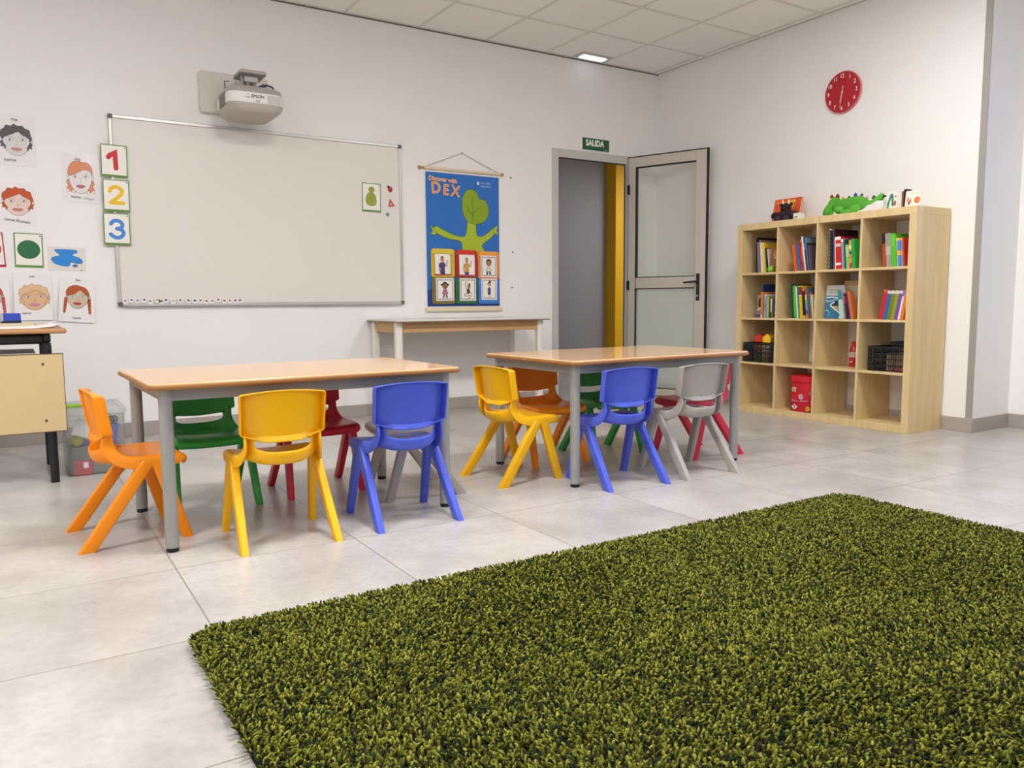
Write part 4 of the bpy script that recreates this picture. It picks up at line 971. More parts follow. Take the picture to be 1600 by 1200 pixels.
a.text('me', -.018, .112, .018, INK, -3).text('name', -.035, -.126, .018, INK, -3).text('Magali', .04, -.133, .016, mat('#a9a6a8', .6), -4)
o = flat('face_drawing', 'drawing of orange curly haired face next to number cards', 'drawing', -4.938, 1.697, .218, .300, a, PAPER, rot=1.0, group=SH)
b_ = [(.0, 0)]
for loc_, lab, w_, h_ in (((-5.288, -.0105, 1.900), 'shiny clear sleeve over the black haired face drawing', .22, .312), ((-4.938, -.0105, 1.697), 'shiny clear sleeve over the orange curly face drawing', .224, .306)):
    sl = MB(); nx, nz = 8, 10; vs = []
    for j in range(nz+1):
        for i in range(nx+1):
            vs.append((-w_/2+w_*i/nx, -.0010*(math.sin(i*.9+j*.5)+math.sin(j*.7-i*.4)+1.0)*(1.3 if j > 7 else .7), -h_/2+h_*j/nz))
    sl.add(vs, [(j*(nx+1)+i, j*(nx+1)+i+1, (j+1)*(nx+1)+i+1, (j+1)*(nx+1)+i) for j in range(nz) for i in range(nx)])
    o = sl.build('plastic_sleeve', clear('#ffffff', .03, .22, .13), None, loc_, (0, R(1.1), 0), angle=180); tag(o, lab, 'plastic sleeve', 'clear sleeves over drawings')
lift = lambda p, q: .010*max(0, .14-q)/.28+.020*max(0, (-p-.045)/.065)**2*max(0, .1-q)/.24
liftp = lambda p, q: .010*max(0, .14-q)/.28
def lifted(name, label, cx_, cz_0, w, h, art, rot, k):
    g = lambda p, q: k*(.008*max(0, h/2-q)/h+.022*max(0, (-p-w*.28)/(w*.22))**2*max(0, (h*.42-q)/h))
    return flat(name, label, 'drawing', cx_, cz_0, w, h, art, PAPER, rot=rot, group=SH, grid=g, warp=g)
a = Art(); face_art(a, .168, .160, '#e2b98c', '#e0b48a', '#cf8ab4', 'short', cx=.006, cy=-.004)
a.text('me', 0, .122, .016, INK, 2).text('name', -.04, -.108, .016, INK, 2)
lifted('face_drawing', 'drawing of blond peach coloured face under the green circle', -5.248, .940, .208, .292, a, .5, 1.0)
a = Art(); face_art(a, .140, .150, '#b4541f', '#cdbba2', '#c4283c', 'braids', cx=.002, cy=.018)
a.text('me', .0, .122, .016, INK, 0).text('name', .0, -.122, .016, INK, 0)
lifted('face_drawing', 'drawing of face with orange braids and red lips', -5.005, .920, .206, .285, a, 5.0, 1.2)
a = Art(); face_art(a, .140, .150, '#c4564a', '#d8c4b4', '#b04858', 'braids', cx=.0, cy=.01)
a.text('me', .0, .122, .016, INK, 0)
lifted('face_drawing', 'mostly cut off braided face drawing at left picture edge', -5.475, .935, .206, .290, a, 1.0, .6)

# card and magnets at the right of the board
a = card_art(.150, .215, CGRN); LG = mat('#9aa23c', .5); LGD = mat('#6d7a2a', .5)
a.blob([(-.038,-.05),(-.048,-.01),(-.03,.03),(.0,.045),(.03,.02),(.04,-.02),(.03,-.055),(-.005,-.062)], LG, LGD, .002).ell(.0, .062, .026, .022, LG).stroke([(0,.08),(0,-.06)], .003, LGD).stroke([(0,.0),(.025,.02)], .0025, LGD).stroke([(0,-.02),(-.028,.004)], .0025, LGD)
flat('picture_card', 'green edged card with olive leafy shape on the whiteboard', 'card', -2.960, 1.700, .155, .219, a, CGRN, y=-.014, th=.0012, rot=.8)
lm_ = thing('magnet', 'red ladybird magnet on whiteboard right of the olive card', 'magnet', (-2.803, -.0132, 1.773), 0, 'magnets on the whiteboard')
MB().ball((0, -.004, 0), .020, 0, 20, 12, (.9, .5, 1.1)).build('body', mat('#b3202e', .35), lm_); MB().ball((-.016, -.004, .018), .010, 0, 14, 10, (1, .6, 1)).build('head', mat('#1a1212', .4), lm_)
tri = [(-.024,-.028),(.030,-.020),(-.010,.032)]; tri2 = [(-.011,-.016),(.014,-.012),(-.006,.012)]
b = MB()
for k in range(3):
    j = (k+1) % 3; b.prism([tri[k], tri[j], tri2[j], tri2[k]], 0, .008, 0, Matrix.Rotation(R(90), 4, 'X'))
tag(b.build('magnet', mat('#d0472a', .4), None, (-2.797, -.0132, 1.667), (0, 0, 0), bevel=.0015), 'orange open triangle magnet on the whiteboard', 'magnet', 'magnets on the whiteboard')
tag(MB().tube([(0, 0, 0), (0, -.008, 0)], .014, 20).build('magnet', mat('#6f8a88', .4), None, (-2.829, -.0132, 1.579), (0, 0, 0), bevel=.002), 'small grey green round magnet on the whiteboard', 'magnet', 'magnets on the whiteboard')
ordn = 'first second third fourth fifth sixth seventh eighth ninth tenth eleventh twelfth thirteenth fourteenth fifteenth sixteenth seventeenth eighteenth nineteenth twentieth'.split()
pxs = [194, 203, 212, 222, 231, 242, 248, 255, 266, 277, 290, 300, 309, 319, 328, 338, 348, 357, 366, 374]
tc_ = ['#a07878', '#8c5a50', '#8a8ab0', '#5a5a8a', '#6a7066', '#b8a84a', '#8a4a44', '#5a4a50', '#9a9a9e', '#7a4a44', '#4a4e50', '#1f2226', '#4f6a54', '#8a3a3a', '#7a7468', '#9a3e46', '#8e3a36', '#a8705a', '#7e4a6e', '#33303a']
rr_ = random.Random(11)
for n_, p_ in enumerate(pxs):
    x_ = -4.742+(p_-190)/188*.775; zz = .905+rr_.uniform(-.004, .006)
    a = Art(); a.blob([(rr_.uniform(.006, .010)*math.cos(t_*.9), .003+rr_.uniform(.005, .009)*math.sin(t_*.9)) for t_ in range(7)], mat(tc_[n_], .5))
    flat('picture_magnet', 'tiny white picture magnet on the whiteboard foot, %s from the left' % ordn[n_], 'magnet', x_, zz+.006, .032, .034, a, mat('#efedea', .5), y=-.0215, th=.002, rot=rr_.uniform(-9, 9), group='picture magnets along the board foot')

# ------------------------------------------------------------------ hanging banner
bn = thing('wall_banner', 'blue hanging classroom banner on wooden rod above white table', 'banner', (-2.146, -.002, .815))
BL = mat('#2a6fc0', .7); BLD = mat('#1c3f8a', .7)
w_ = .345; top = 1.146; bot = .032
wave = lambda p, q: .0018*math.sin(p*26+.6)*max(0, min(1, (q-.1)/.5))+.002
fb = MB(); a = Art(); af = Art()
a.hold()
ns = 44
HEM = mat('#ece8e0', .7)
for x0, x1 in ((-w_-.012, -w_-.006), (-w_-.006, -w_), (w_, w_+.006), (w_+.006, w_+.012)): a.rect(x0, bot, x1, top, HEM)
for k in range(ns):                    # printed ground in strips so that it follows the folds
    x0, x1 = -w_+2*w_*k/ns, -w_+2*w_*(k+1)/ns; a.rect(x0, .6, x1, 1.125, BL); a.rect(x0, .18, x1, .6, BL); a.rect(x0, .042, x1, .18, BLD); a.rect(x0, 1.125, x1, top, HEM); a.rect(x0, bot, x1, .042, HEM)
cloth = a; a = af
def U(u, v): return (-w_+2*w_*u, 1.146-v*1.10)
OR = mat('#f08a3a', .6); CR = mat('#f6e2bc', .6); LIME = mat('#8aa51e', .65); LIMD = mat('#3f6a1c', .65); LIML = mat('#a9bb2a', .65); WHT = mat('#e9ece8', .6)
# plain generic plant in place of the printed figure
TEAL = mat('#2a7a6a', .65)
a.blob([U(.50,.60),U(.46,.52),U(.30,.50),U(.16,.47),U(.10,.43),U(.13,.41),U(.24,.44),U(.40,.475),U(.52,.47),U(.56,.36),U(.66,.36),U(.68,.46),U(.76,.47),U(.86,.43),U(.93,.40),U(.95,.43),U(.86,.49),U(.76,.535),U(.74,.60)], LIML, LIMD, .004)
a.blob([U(.50,.60),U(.54,.50),U(.58,.36),U(.66,.36),U(.68,.48),U(.80,.62),U(.5,.62)], LIML)
a.blob([U(.53,.35),U(.48,.27),U(.50,.17),U(.58,.125),U(.68,.14),U(.72,.19),U(.80,.20),U(.85,.26),U(.83,.33),U(.74,.375),U(.62,.38)], LIME, LIMD, .004)
a.stroke([U(.62,.37), U(.63,.28), U(.62,.18)], .004, LIMD).stroke([U(.63,.30), U(.74,.25)], .004, LIMD).stroke([U(.63,.32), U(.54,.26)], .004, LIMD)
a.blob([U(.10,.43),U(.05,.41),U(.08,.45),U(.05,.47),U(.13,.47)], LIML, LIMD, .003); a.blob([U(.93,.40),U(.98,.385),U(.965,.42),U(.98,.45),U(.92,.44)], LIML, LIMD, .003)
def letters(txt, u, v, h, rot, grow):
    x, y = U(u, v); a.text(txt, x, y, h, CR, rot, .92, 'l', grow); a.text(txt, x, y, h, OR, rot, .92, 'l', .0008)
letters('Discover with', .045, .078, .034, -2.5, .0028)
letters('D', .085, .172, .088, 3, .0042); letters('E', .235, .178, .082, -2, .0042); letters('X', .325, .182, .088, -5, .0042)
a.rect(*U(.685, .088), *U(.715, .066), WHT)
a.text('macmillan', *U(.735, .078), .018, mat('#b9d0ea', .6), 0, 1, 'l').text('education', *U(.735, .103), .018, mat('#b9d0ea', .6), 0, 1, 'l')
blocks = [(.05, .365, .575, .785, '#d3b51c', '#dcc63a'), (.375, .675, .58, .785, '#b41c1e', '#d8341c'), (.685, .985, .585, .795, '#ea8a22', '#f0a034'), (.055, .365, .785, .985, '#7a6a26', '#86742c'), (.375, .675, .785, .985, '#1f6a3a', '#2a7a46'), (.685, .985, .795, .985, '#3a78c8', '#5a98e0')]
for u0, u1, v0, v1, c0, c1_ in blocks:
    (x0, y1_), (x1, y0_) = U(u0, v0), U(u1, v1)
    a.rr(x0, y0_, x1, y1_, .022, mat(c0, .65))
    a.poly([(x0+.030, y1_), (x1-.030, y1_), (x1-.006, y1_-.032), (x1-.022, y1_-.042), (x0+.022, y1_-.042), (x0+.006, y1_-.032)], mat(c1_, .65))
    a.stroke([(x0+.012, y1_-.04), (x0+.034, y1_-.058), (x0+.034, y0_+.01)], .0022, mat('#3a3020', .7)); a.stroke([(x1-.012, y1_-.04), (x1-.034, y1_-.058), (x1-.034, y0_+.01)], .0022, mat('#3a3020', .7))
cloth.into(fb, *WALL_A, warp=wave); a.into(fb, *WALL_A, o=(0, -.0042, 0), base=len(cloth.mats))
fb.build('printed_cloth', cloth.mats+a.mats, bn, fixn=False)
MB().tube([(-.398, -.012, 1.152), (.372, -.012, 1.152)], .0085, 14).ball((-.400, -.012, 1.152), .014, 0, 14, 10).ball((.374, -.012, 1.152), .014, 0, 14, 10).build('top_rod', mat('#b58d5e', .5), bn)
MB().tube([(-w_-.012, -.012, 1.152), (w_+.012, -.012, 1.152)], .0115, 14).build('cloth_sleeve', mat('#e2d2b4', .7), bn)
MB().rings([[(x_, -.013+dy_, .018+dz_) for dy_, dz_ in rrect(-.010, -.018, .010, .018, .008, 4)] for x_ in (-w_-.016, w_+.016)]).build('bottom_bar', mat('#ded2b2', .6), bn)
MB().tube([(-.352, -.014, 1.160), (-.008, -.006, 1.296), (.336, -.014, 1.160)], .0026, 8).build('cord', mat('#b8aea2', .8), bn)
MB().tube([(-.008, 0, 1.298), (-.008, -.014, 1.298)], .005, 10).build('nail', ALUD, bn)
# picture cards tucked in the banner's six pockets
def fig(a, skin, hair, shirt, legs, pose, dx=0, s=1.0):
    K = lambda pts: [(dx+x*s, y*s) for x, y in pts]
    sk, hr, sh, lg = (mat(c, .6) for c in (skin, hair, shirt, legs))
    if pose == 'wave':
        a.stroke(K([(.014, .002), (.032, -.012), (.038, .022)]), .008*s, sk); a.ell(dx+.039*s, .028*s, .006*s, .008*s, sk)
        a.stroke(K([(-.026, .0), (-.034, -.035), (-.024, -.062)]), .009*s, sk)
        a.blob(K([(-.030, .008), (-.010, .018), (.012, .016), (.022, -.004), (.016, -.03), (.016, -.055), (-.022, -.055), (-.022, -.03), (-.036, -.014)]), sh)
        a.poly(K([(-.022, -.055), (.017, -.055), (.018, -.078), (-.022, -.078)]), lg)
        a.rect(dx-.010*s, .012*s, dx+.002*s, .026*s, sk); a.ell(dx-.004*s, .044*s, .015*s, .021*s, hr); a.ell(dx-.001*s, .038*s, .013*s, .018*s, sk)
    if pose == 'stand':
        a.stroke(K([(-.014, -.012), (-.026, -.034)]), .007*s, sk); a.stroke(K([(.014, -.012), (.026, -.034)]), .007*s, sk)
        a.poly(K([(-.018, -.036), (-.002, -.036), (-.008, -.070), (-.024, -.070)]), lg); a.poly(K([(.002, -.036), (.018, -.036), (.024, -.070), (.008, -.070)]), lg)
        a.blob(K([(-.016, 0), (.016, 0), (.020, -.02), (.018, -.04), (-.018, -.04), (-.020, -.02)]), sh)
        a.ell(dx, .034*s, .027*s, .028*s, hr); a.ell(dx, .026*s, .023*s, .024*s, sk)
    if pose == 'dress':
        for q in (-1, 1): a.stroke(K([(q*.006, -.03), (q*.009, -.068)]), .005*s, sk); a.stroke(K([(q*.008, .01), (q*.020, -.012)]), .005*s, sk)
        a.poly(K([(-.008, .014), (.008, .014), (.014, -.042), (-.014, -.042)]), sh); a.ell(dx, .040*s, .015*s, .016*s, hr); a.ell(dx+.006*s, .058*s, .009*s, .008*s, hr); a.ell(dx, .034*s, .012*s, .013*s, sk)
REDB = mat('#b85a5a', .5); GREYB = mat('#8a7f8c', .5)
cards = [(.09, .31, .612, .772, REDB, 'bottom'), (.418, .640, .612, .775, REDB, 'bottom'), (.718, .948, .617, .782, GREYB, 'frame'), (.105, .345, .792, .962, GREYB, 'frame'), (.425, .650, .792, .962, GREYB, 'frame'), (.725, .950, .792, .955, GREYB, 'frame')]
clab = ['man in purple shirt waving', 'grey haired person in yellow top', 'dark haired child in white shirt', 'child with two dark bunches', 'small brown monkey', 'person in dark blue dress']
for n_, (u0, u1, v0, v1, m_, st) in enumerate(cards):
    (x0, y1_), (x1, y0_) = U(u0, v0), U(u1, v1); cw, ch_ = x1-x0, y1_-y0_
    a = Art()
    if st == 'bottom': a.rect(-cw/2+.004, -ch_/2+.012, cw/2-.004, ch_/2-.003, CARD); a.rect(cw/2-.014, ch_/2-.016, cw/2-.008, ch_/2-.008, mat('#d8605a', .5))
    else: a.rect(-cw/2+.010, -ch_/2+.012, cw/2-.010, ch_/2-.012, m_); a.rect(-cw/2+.016, -ch_/2+.018, cw/2-.016, ch_/2-.018, CARD)
    if n_ == 0: fig(a, '#d0805c', '#5a3a24', '#4a3f78', '#3a3558', 'wave', 0, 1.05)
    if n_ == 1: fig(a, '#c08a78', '#98928e', '#cf9a4a', '#4a4a88', 'wave', 0, 1.0)
    if n_ == 2: fig(a, '#a87850', '#2a1c18', '#d6d2ce', '#4a4a52', 'stand', 0, 1.0)
    if n_ == 3:
        for q in (-1, 1): a.ell(q*.030, .038, .009, .008, mat('#1e1614', .6))
        fig(a, '#8a6044', '#1e1614', '#a8688a', '#5a6a8a', 'stand', 0, 1.0)
    if n_ == 4:
        bm_ = mat('#5a3228', .6); a.stroke(Art.smooth([(-.006, -.01), (-.024, .03), (-.018, .066)], 6, False), .0055, bm_).stroke(Art.smooth([(.01, -.02), (.03, -.03), (.036, -.045)], 6, False), .005, bm_).stroke(Art.smooth([(.0, -.03), (-.03, -.04), (-.024, -.055), (.024, -.05), (.012, -.070), (-.02, -.078)], 6, False), .005, bm_)
        a.ell(.004, -.014, .016, .024, bm_).ell(.010, .026, .015, .018, mat('#7a4a38', .6)).ell(.014, .046, .008, .007, mat('#1e1614', .6)).ell(.014, .022, .009, .010, mat('#b07a5c', .6))
    if n_ == 5: fig(a, '#c8a088', '#2c2226', '#3a3a78', '#3a3a78', 'dress', 0, 1.1)
    cb_ = MB().box((-cw/2, -.0012, -ch_/2), (cw/2, 0, ch_/2)); a.into(cb_, *WALL_A, o=(0, -.0012, 0), base=1)
    o = cb_.build('picture_card', [m_ if st == 'bottom' else mat('#e6dde0', .5)]+a.mats, None, (-2.146+(x0+x1)/2, -.0175, .815+(y0_+y1_)/2), (0, R(.5*(n_ % 3-1)), 0), fixn=False)
    tag(o, 'picture card of %s in a banner pocket' % clab[n_], 'card', 'picture cards in the banner pockets')

# ------------------------------------------------------------------ projector
pj = thing('projector', 'white and grey short throw projector mounted above the whiteboard', 'projector', (-3.935, -.0205, 2.10))
PW = mat('#e6e3dd', .4); PG = mat('#a9a49c', .45); PGD = mat('#6f6b66', .5); PU = mat('#b9b3a8', .5)
MB().rings([[(x_, y_, z_) for x_, z_ in rrect(-.263, .095, .20, .370, .02, 5)] for y_ in (-.025, .019)]).build('wall_plate', mat('#d2cdc4', .45), pj, bevel=.004)
# body: rounded plan, front towards the room; lower shell tapering in
yf, yb = -.46, -.06
def plan(inx, iny, z):
    pts = rrect(-.185+inx, yf+iny, .185-inx, yb-iny*.3, .07, 7); return [(x_+.01, y_, z) for x_, y_ in pts]
MB().rings([plan(.050, .045, .036), plan(.016, .014, .058), plan(.003, .003, .092)]).build('lower_shell', PU, pj, angle=50)
MB().rings([plan(.003, .002, .092), plan(.0, .0, .098), plan(.0, .0, .150), plan(.004, .004, .158)]).build('front_band', PW, pj, angle=50)
MB().rings([plan(.004, .004, .158), plan(.012, .018, .192), plan(.04, .06, .212), plan(.05, .07, .213)]).build('top_shell', PG, pj, angle=50)
MB().box((-.177, -.36, .085), (-.168, -.20, .165)).build('side_vent', PGD, pj, bevel=.004)
MB().prism(rrect(-.045, -.026, .045, .026, .006), 0, .004, 0, Matrix.Translation((.118, yf-.001, .124)) @ Matrix.Rotation(R(90), 4, 'X')).build('front_grille', mat('#c2bdb4', .5), pj)
lg_ = Art(step=.0003); lg_.text('EPSON', .010, .124, .019, mat('#4a4845', .5), 0, 1.0, 'c', .0006).rect(-.062, .1205, -.042, .126, PGD).rect(-.082, .122, -.066, .124, PGD).ell(-.052, .142, .006, .0025, PGD).rect(-.001, .098, .024, .112, PU)
lg_.into(MB(), *WALL_A, o=(0, yf-.0008, 0)).build('lettering', lg_.mats, pj)
# arm and bracket over the body
MB().box((-.03, -.30, .262), (.06, -.02, .305)).build('arm', mat('#c6c1b8', .45), pj, bevel=.008)
MB().rings([[(x_, y_, z_) for x_, y_ in rrect(-.070, -.36, .105, -.14, .025, 5)] for z_ in (.304, .326)]).build('slide_plate', mat('#a9a49b', .45), pj, bevel=.004)
br = MB()
for x_ in (-.04, -.005, .04): br.tube([(x_, -.28, .205), (x_, -.28, .306)], .011, 10)
br.box((-.11, -.30, .205), (.08, -.20, .222)).box((-.10, -.33, .218), (-.055, -.32, .250))
br.build('mount_bracket', mat('#8d8982', .45, .3), pj, bevel=.002)
MB().tube([(.07, -.30, .235), (.105, -.33, .246), (.14, -.34, .236), (.165, -.33, .20)], .006, 10).build('cable', mat('#22232a', .5), pj)
MB().tube([(.060, -.30, .228), (.095, -.325, .244)], .012, 12).build('cable_plug', mat('#2f4a78', .45), pj)
MB().tube([(-.155, -.30, .17), (-.16, -.30, .245), (-.13, -.29, .25)], .0035, 8).build('cable', mat('#2a2a2c', .5), pj)

# ------------------------------------------------------------------ clock
ck = thing('wall_clock', 'round red wall clock showing half past six', 'clock', (-.001, -2.026, 2.432))
CRD = mat('#b01c2c', .35); CWH = mat('#f0d8d4', .5)
Mx = Matrix.Rotation(R(-90), 4, 'Y')
MB().lathe([(.140, 0), (.151, .004), (.153, .014), (.150, .019), (.146, .0195)], n=64, M=Mx).build('rim', mat('#d4707a', .3), ck)
MB().lathe([(.1462, .0185), (.1462, .0196), (.0005, .0197)], n=64, M=Mx).build('dial', CRD, ck)
a = Art()
for n_ in range(1, 13):
    t_ = R(90-30*n_); a.text(str(n_), .117*math.cos(t_), .117*math.sin(t_)-.013, .028, CWH, 0, .9, 'c', .0011)
a.into(MB(), *WALL_B, o=(-.0198, 0, 0)).build('numerals', a.mats, ck)
def hand(name, ln, tail, w_, deg, z):
    t_ = R(90-deg); c_, s_ = math.cos(t_), math.sin(t_); pts = []
    for l_, q in ((-tail, -w_), (ln, -w_*.35), (ln, w_*.35), (-tail, w_)): pts.append((l_*c_-q*s_, l_*s_+q*c_))
    M_ = Matrix(((0, 0, -1, 0), (-1, 0, 0, 0), (0, 1, 0, 0), (0, 0, 0, 1)))
    MB().prism(pts, z, z+.0012, 0, M_).build(name, CWH, ck)
hand('hour_hand', .075, .012, .0035, 195, .0212); hand('minute_hand', .118, .045, .0026, 188, .0228)
MB().lathe([(.006, .0197), (.006, .0246), (.001, .0252)], n=16, M=Mx).build('hub', CWH, ck)

# ------------------------------------------------------------------ storage box with craft things
BXX, BXY = -5.035, -1.035
sb = thing('storage_box', 'clear plastic storage box with lid beside the teacher desk', 'storage box', (BXX, BXY, 0))
CP = clear('#eceeec', .13, .10, .04); CP2 = clear('#f4f5f3', .55, .2, .05)
bw, bd = .145, .21
b = MB()
def rr_ring(e, z, r=.03): return [(x_, y_, z) for x_, y_ in rrect(-bw+.012-e, -bd+.012-e, bw-.012+e, bd-.012+e, r, 5)]
o_ = [rr_ring(0, 0), rr_ring(.004, .01), rr_ring(.012, .325)]; i_ = [rr_ring(.0085, .325), rr_ring(.001, .012), rr_ring(-.004, .004)]
b.rings(o_+i_, 0, True, True); b.build('body', CP, sb, angle=50)
MB().rings([rr_ring(.016, .318), rr_ring(.020, .320), rr_ring(.020, .345), rr_ring(.014, .350), rr_ring(-.010, .350), rr_ring(-.016, .343)]).build('lid', CP2, sb, angle=40)
rb_ = MB()
for k in range(9): rb_.box((-bw+.03+k*.0285, -bd-.0225, .322), (-bw+.034+k*.0285, -bd-.019, .343))
for k in range(4): rb_.box((-bw+.04, -bd+.08+k*.08, .343), (bw-.04, -bd+.088+k*.08, .3475))
rb_.build('lid_rib', CP2, sb)
cup = thing('cup', 'violet blue cup of scissors inside the clear storage box', 'cup', (BXX+.075, BXY-.135, .148))
MB().lathe([(.030, 0), (.032, .003), (.043, .105), (.040, .105), (.029, .006)], n=28).build('cup_body', mat('#5a5ac0', .4), cup)
tag(MB().prism(rrect(-.12, -.185, .12, .185, .02), .0045, .147).build('folded_bags', mat('#8f8c88', .7, bump=.3, bscale=12), None, (BXX, BXY, 0)), 'grey stuffing material filling bottom of the clear storage box', 'craft material')
def scissors(x, y, z, rz, tilt, color, label):
    t = thing('scissors', label, 'scissors', (x, y, z), rz, 'scissors in the storage box', rot=(R(tilt), R(tilt*.6), rz))
    M0 = Matrix.Rotation(R(90), 4, 'X')
    hb = MB()
    for s_ in (-1, 1):
        ring = [(s_*.017+.0135*math.cos(2*math.pi*k/16), 0, .118+.018*math.sin(2*math.pi*k/16)) for k in range(17)]
        hb.tube(ring, .0042, 8, caps=False); hb.tube([(s_*.012, 0, .101), (s_*.003, 0, .07)], .0048, 8)
    hb.build('handle', mat(color, .4), t)
    MB().prism([(-.006, 0), (.004, 0), (.007, .075), (-.007, .075)], -.0012, .0012, 0, M0).build('blade', ALU, t)
for k, (dx, dy, rz, tl, c_, nm) in enumerate(((-.006, -.013, 0, 0, '#1d5a4a', 'front dark green'), (.007, 0, 0, 0, '#4a4448', 'middle dark grey'), (-.010, .013, 0, 0, '#1f6a9a', 'rear blue'))):
    scissors(BXX+.075+dx, BXY-.135+dy, .158, rz, tl, c_, '%s handled scissors in the violet cup' % nm)
tag(MB().ball((0, 0, .03), .034, 0, 16, 10, (.9, .8, .9)).ball((.01, .01, .075), .028, 0, 14, 10, (1, .8, .8)).build('yarn_ball', mat('#c9c23a', .8, bump=.5, bscale=60), None, (BXX-.085, BXY-.155, .150), (0, 0, 0)), 'yellow craft bundle at front of the storage box', 'craft material')
pk = thing('packet', 'red craft packet with white label in the storage box', 'packet', (BXX-.065, BXY-.196, .0046), -.05)
MB().prism(rrect(-.042, -.003, .042, .003, .002), 0, .075).build('wrapper', mat('#c8525e', .5), pk); Bx((.002, -.0042, .035), (.024, -.003, .065)).build('label', WHITE, pk)
tag(MB().prism(rrect(-.08, -.04, .08, .04, .02), 0, .03).build('tray', mat('#5a5aa8', .5), None, (BXX-.03, BXY-.12, .148)), 'violet blue tray lying in the clear storage box', 'tray')
tag(MB().box((-.05, -.0008, -.045), (.05, .0008, .045)).build('paper_strip', PAPER, None, (BXX-.05, BXY-.185, .245), (R(-14), R(20), 0)), 'white paper strips behind front of the storage box', 'paper')
lt = thing('craft_punch', 'lime green plastic craft tool lying on the storage box lid', 'craft tool', (BXX-.085, BXY-.10, .3505), .1)
MB().prism(Art.smooth([(-.05, -.012), (-.02, -.016), (.0, -.010), (.03, -.015), (.05, -.006), (.045, .012), (.01, .010), (-.02, .016), (-.05, .012)], 4), 0, .016).build('handle', mat('#9ad01e', .4), lt, bevel=.004)
MB().tube([(.045, 0, .010), (.075, .006, .028)], .003, 8).build('needle', ALUD, lt)

# ------------------------------------------------------------------ rug
RX0, RX1, RY0, RY1 = -5.035, -2.245, -5.80, -3.69
rug = thing('rug', 'thick green mottled shag rug on the tiled floor', 'rug', (0, 0, 0))
rug.location = ((RX0+RX1)/2, (RY0+RY1)/2, 0)
rw, rd = (RX1-RX0)/2-.012, (RY1-RY0)/2-.012
MB().prism(rrect(-rw, -rd, rw, rd, .04, 6), 0.0002, .012).build('backing', mat('#232a16', .9), rug)
rng = np.random.default_rng(5)
n_ = 130000
RC, KS = .045, 3
P = np.stack([rng.uniform(-rw, rw, n_), rng.uniform(-rd, rd, n_)], 1)
# cut the corners to a small radius
cx_ = np.abs(P[:, 0])-(rw-RC); cy_ = np.abs(P[:, 1])-(rd-RC)
P = P[~((cx_ > 0) & (cy_ > 0) & (np.hypot(np.maximum(cx_, 0), np.maximum(cy_, 0)) > RC))]
# and a dense row along the border
per = 2*(2*rw+2*rd); ne = int(per*260); s_ = rng.uniform(0, per, ne); E_ = np.zeros((ne, 2))
for k in range(ne):
    q = s_[k]
    if q < 2*rw: E_[k] = (q-rw, rd)
    elif q < 4*rw: E_[k] = (q-3*rw, -rd)
    elif q < 4*rw+2*rd: E_[k] = (-rw, q-4*rw-rd)
    else: E_[k] = (rw, q-4*rw-3*rd)
c_ = (np.abs(E_[:, 0]) > rw-RC) & (np.abs(E_[:, 1]) > rd-RC)
E_ = E_[~c_]
P = np.concatenate([P, E_]); n_ = len(P); edge = np.zeros(n_, bool); edge[-len(E_):] = True
fl = np.sin(P[:, 0]*5.1+1.3*np.sin(P[:, 1]*3.7))+np.cos(P[:, 1]*6.3+1.7*np.sin(P[:, 0]*2.9)); az = fl*1.3+rng.normal(0, 1.5, n_)
lean = rng.uniform(.2, 1.1, n_)
outx = np.where(edge & (np.abs(P[:, 0]) >= rw-1e-6), np.sign(P[:, 0]), 0); outy = np.where(edge & (np.abs(P[:, 1]) >= rd-1e-6), np.sign(P[:, 1]), 0)
dx = np.cos(az)*(1-.7*edge)+outx*1.1; dy = np.sin(az)*(1-.7*edge)+outy*1.1
ln = rng.uniform(.015, .025, n_)
rad = rng.uniform(.0023, .0036, n_)
ts = np.array([0, .5, .85, 1.0]); rs_ = np.array([.8, 1.15, 1.1, .55])
phi = rng.uniform(0, 6.28, n_)
V = np.zeros((n_, 4, KS, 3))
for a_, t_ in enumerate(ts):
    hx = P[:, 0]+dx*ln*lean*.62*t_**1.5; hy = P[:, 1]+dy*ln*lean*.62*t_**1.5; hz = .010+ln*(t_-.32*lean*t_**2)*.92
    for k in range(KS):
        an = phi+2*math.pi*k/KS+.5*t_
        V[:, a_, k, 0] = hx+rad*rs_[a_]*np.cos(an); V[:, a_, k, 1] = hy+rad*rs_[a_]*np.sin(an); V[:, a_, k, 2] = hz+rad*rs_[a_]*.35*np.sin(an+az)
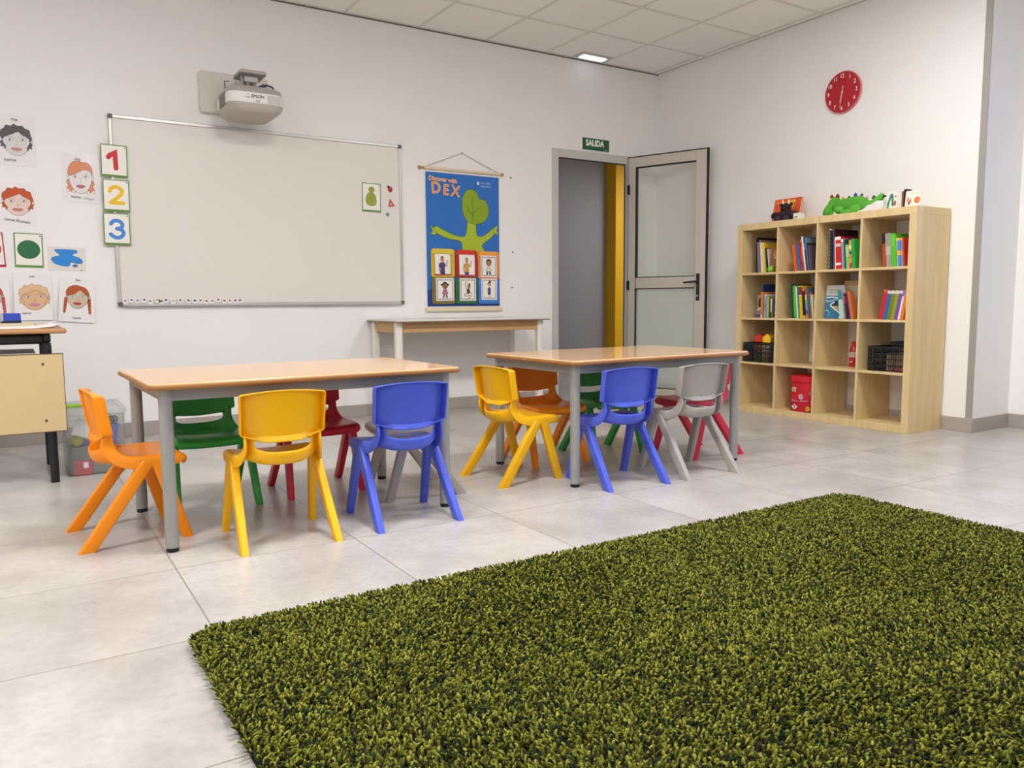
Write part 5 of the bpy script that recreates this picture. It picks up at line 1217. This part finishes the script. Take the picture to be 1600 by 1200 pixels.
V[..., 2] = np.maximum(V[..., 2], .0015)
V = V.reshape(-1, 3); NP = 4*KS
base = (np.arange(n_)*NP)[:, None]
q_ = []
for a_ in range(3):
    for k in range(KS):
        j = (k+1) % KS; q_.append([a_*KS+k, a_*KS+j, (a_+1)*KS+j, (a_+1)*KS+k])
quads = (base[:, :, None]+np.array(q_)[None]).reshape(-1, 4)
caps = base+np.array([3*KS, 3*KS+1, 3*KS+2])[None]
me = bpy.data.meshes.new('pile'); me.vertices.add(len(V)); me.vertices.foreach_set('co', V.astype(np.float32).ravel())
nl = quads.size+caps.size; me.loops.add(nl); me.loops.foreach_set('vertex_index', np.concatenate([quads.ravel(), caps.ravel()]).astype(np.int32))
nf = len(quads)+len(caps); me.polygons.add(nf)
st = np.concatenate([np.arange(len(quads))*4, quads.size+np.arange(len(caps))*3]).astype(np.int32); me.polygons.foreach_set('loop_start', st)
me.polygons.foreach_set('use_smooth', np.ones(nf, bool)); me.update(calc_edges=True); me.validate()
pal = np.array([lin('#6c7029'), lin('#8f9140'), lin('#50531f'), lin('#36391a'), lin('#26281a'), lin('#25342a'), lin('#24291c')])
pr = np.array([.30, .20, .17, .13, .11, .06, .03])
pick = rng.choice(7, n_, p=pr); colr = pal[pick]*rng.uniform(.85, 1.15, (n_, 1))*np.array([1.05, 1.03, .92])
ca = me.color_attributes.new('yarn', 'FLOAT_COLOR', 'POINT')
cc = np.ones((n_, NP, 4), np.float32); cc[:, :, :3] = colr[:, None, :]
ca.data.foreach_set('color', cc.ravel())
rm = bpy.data.materials.new('shag_yarn'); rm.use_nodes = True; nt = rm.node_tree; bs = nt.nodes['Principled BSDF']; at = nt.nodes.new('ShaderNodeAttribute'); at.attribute_name = 'yarn'
nt.links.new(at.outputs['Color'], bs.inputs['Base Color']); bs.inputs['Roughness'].default_value = .8; bs.inputs['Specular IOR Level'].default_value = .06
me.materials.append(rm)
po_ = bpy.data.objects.new('pile', me); COL.objects.link(po_); po_.parent = rug; po_['kind'] = 'stuff'
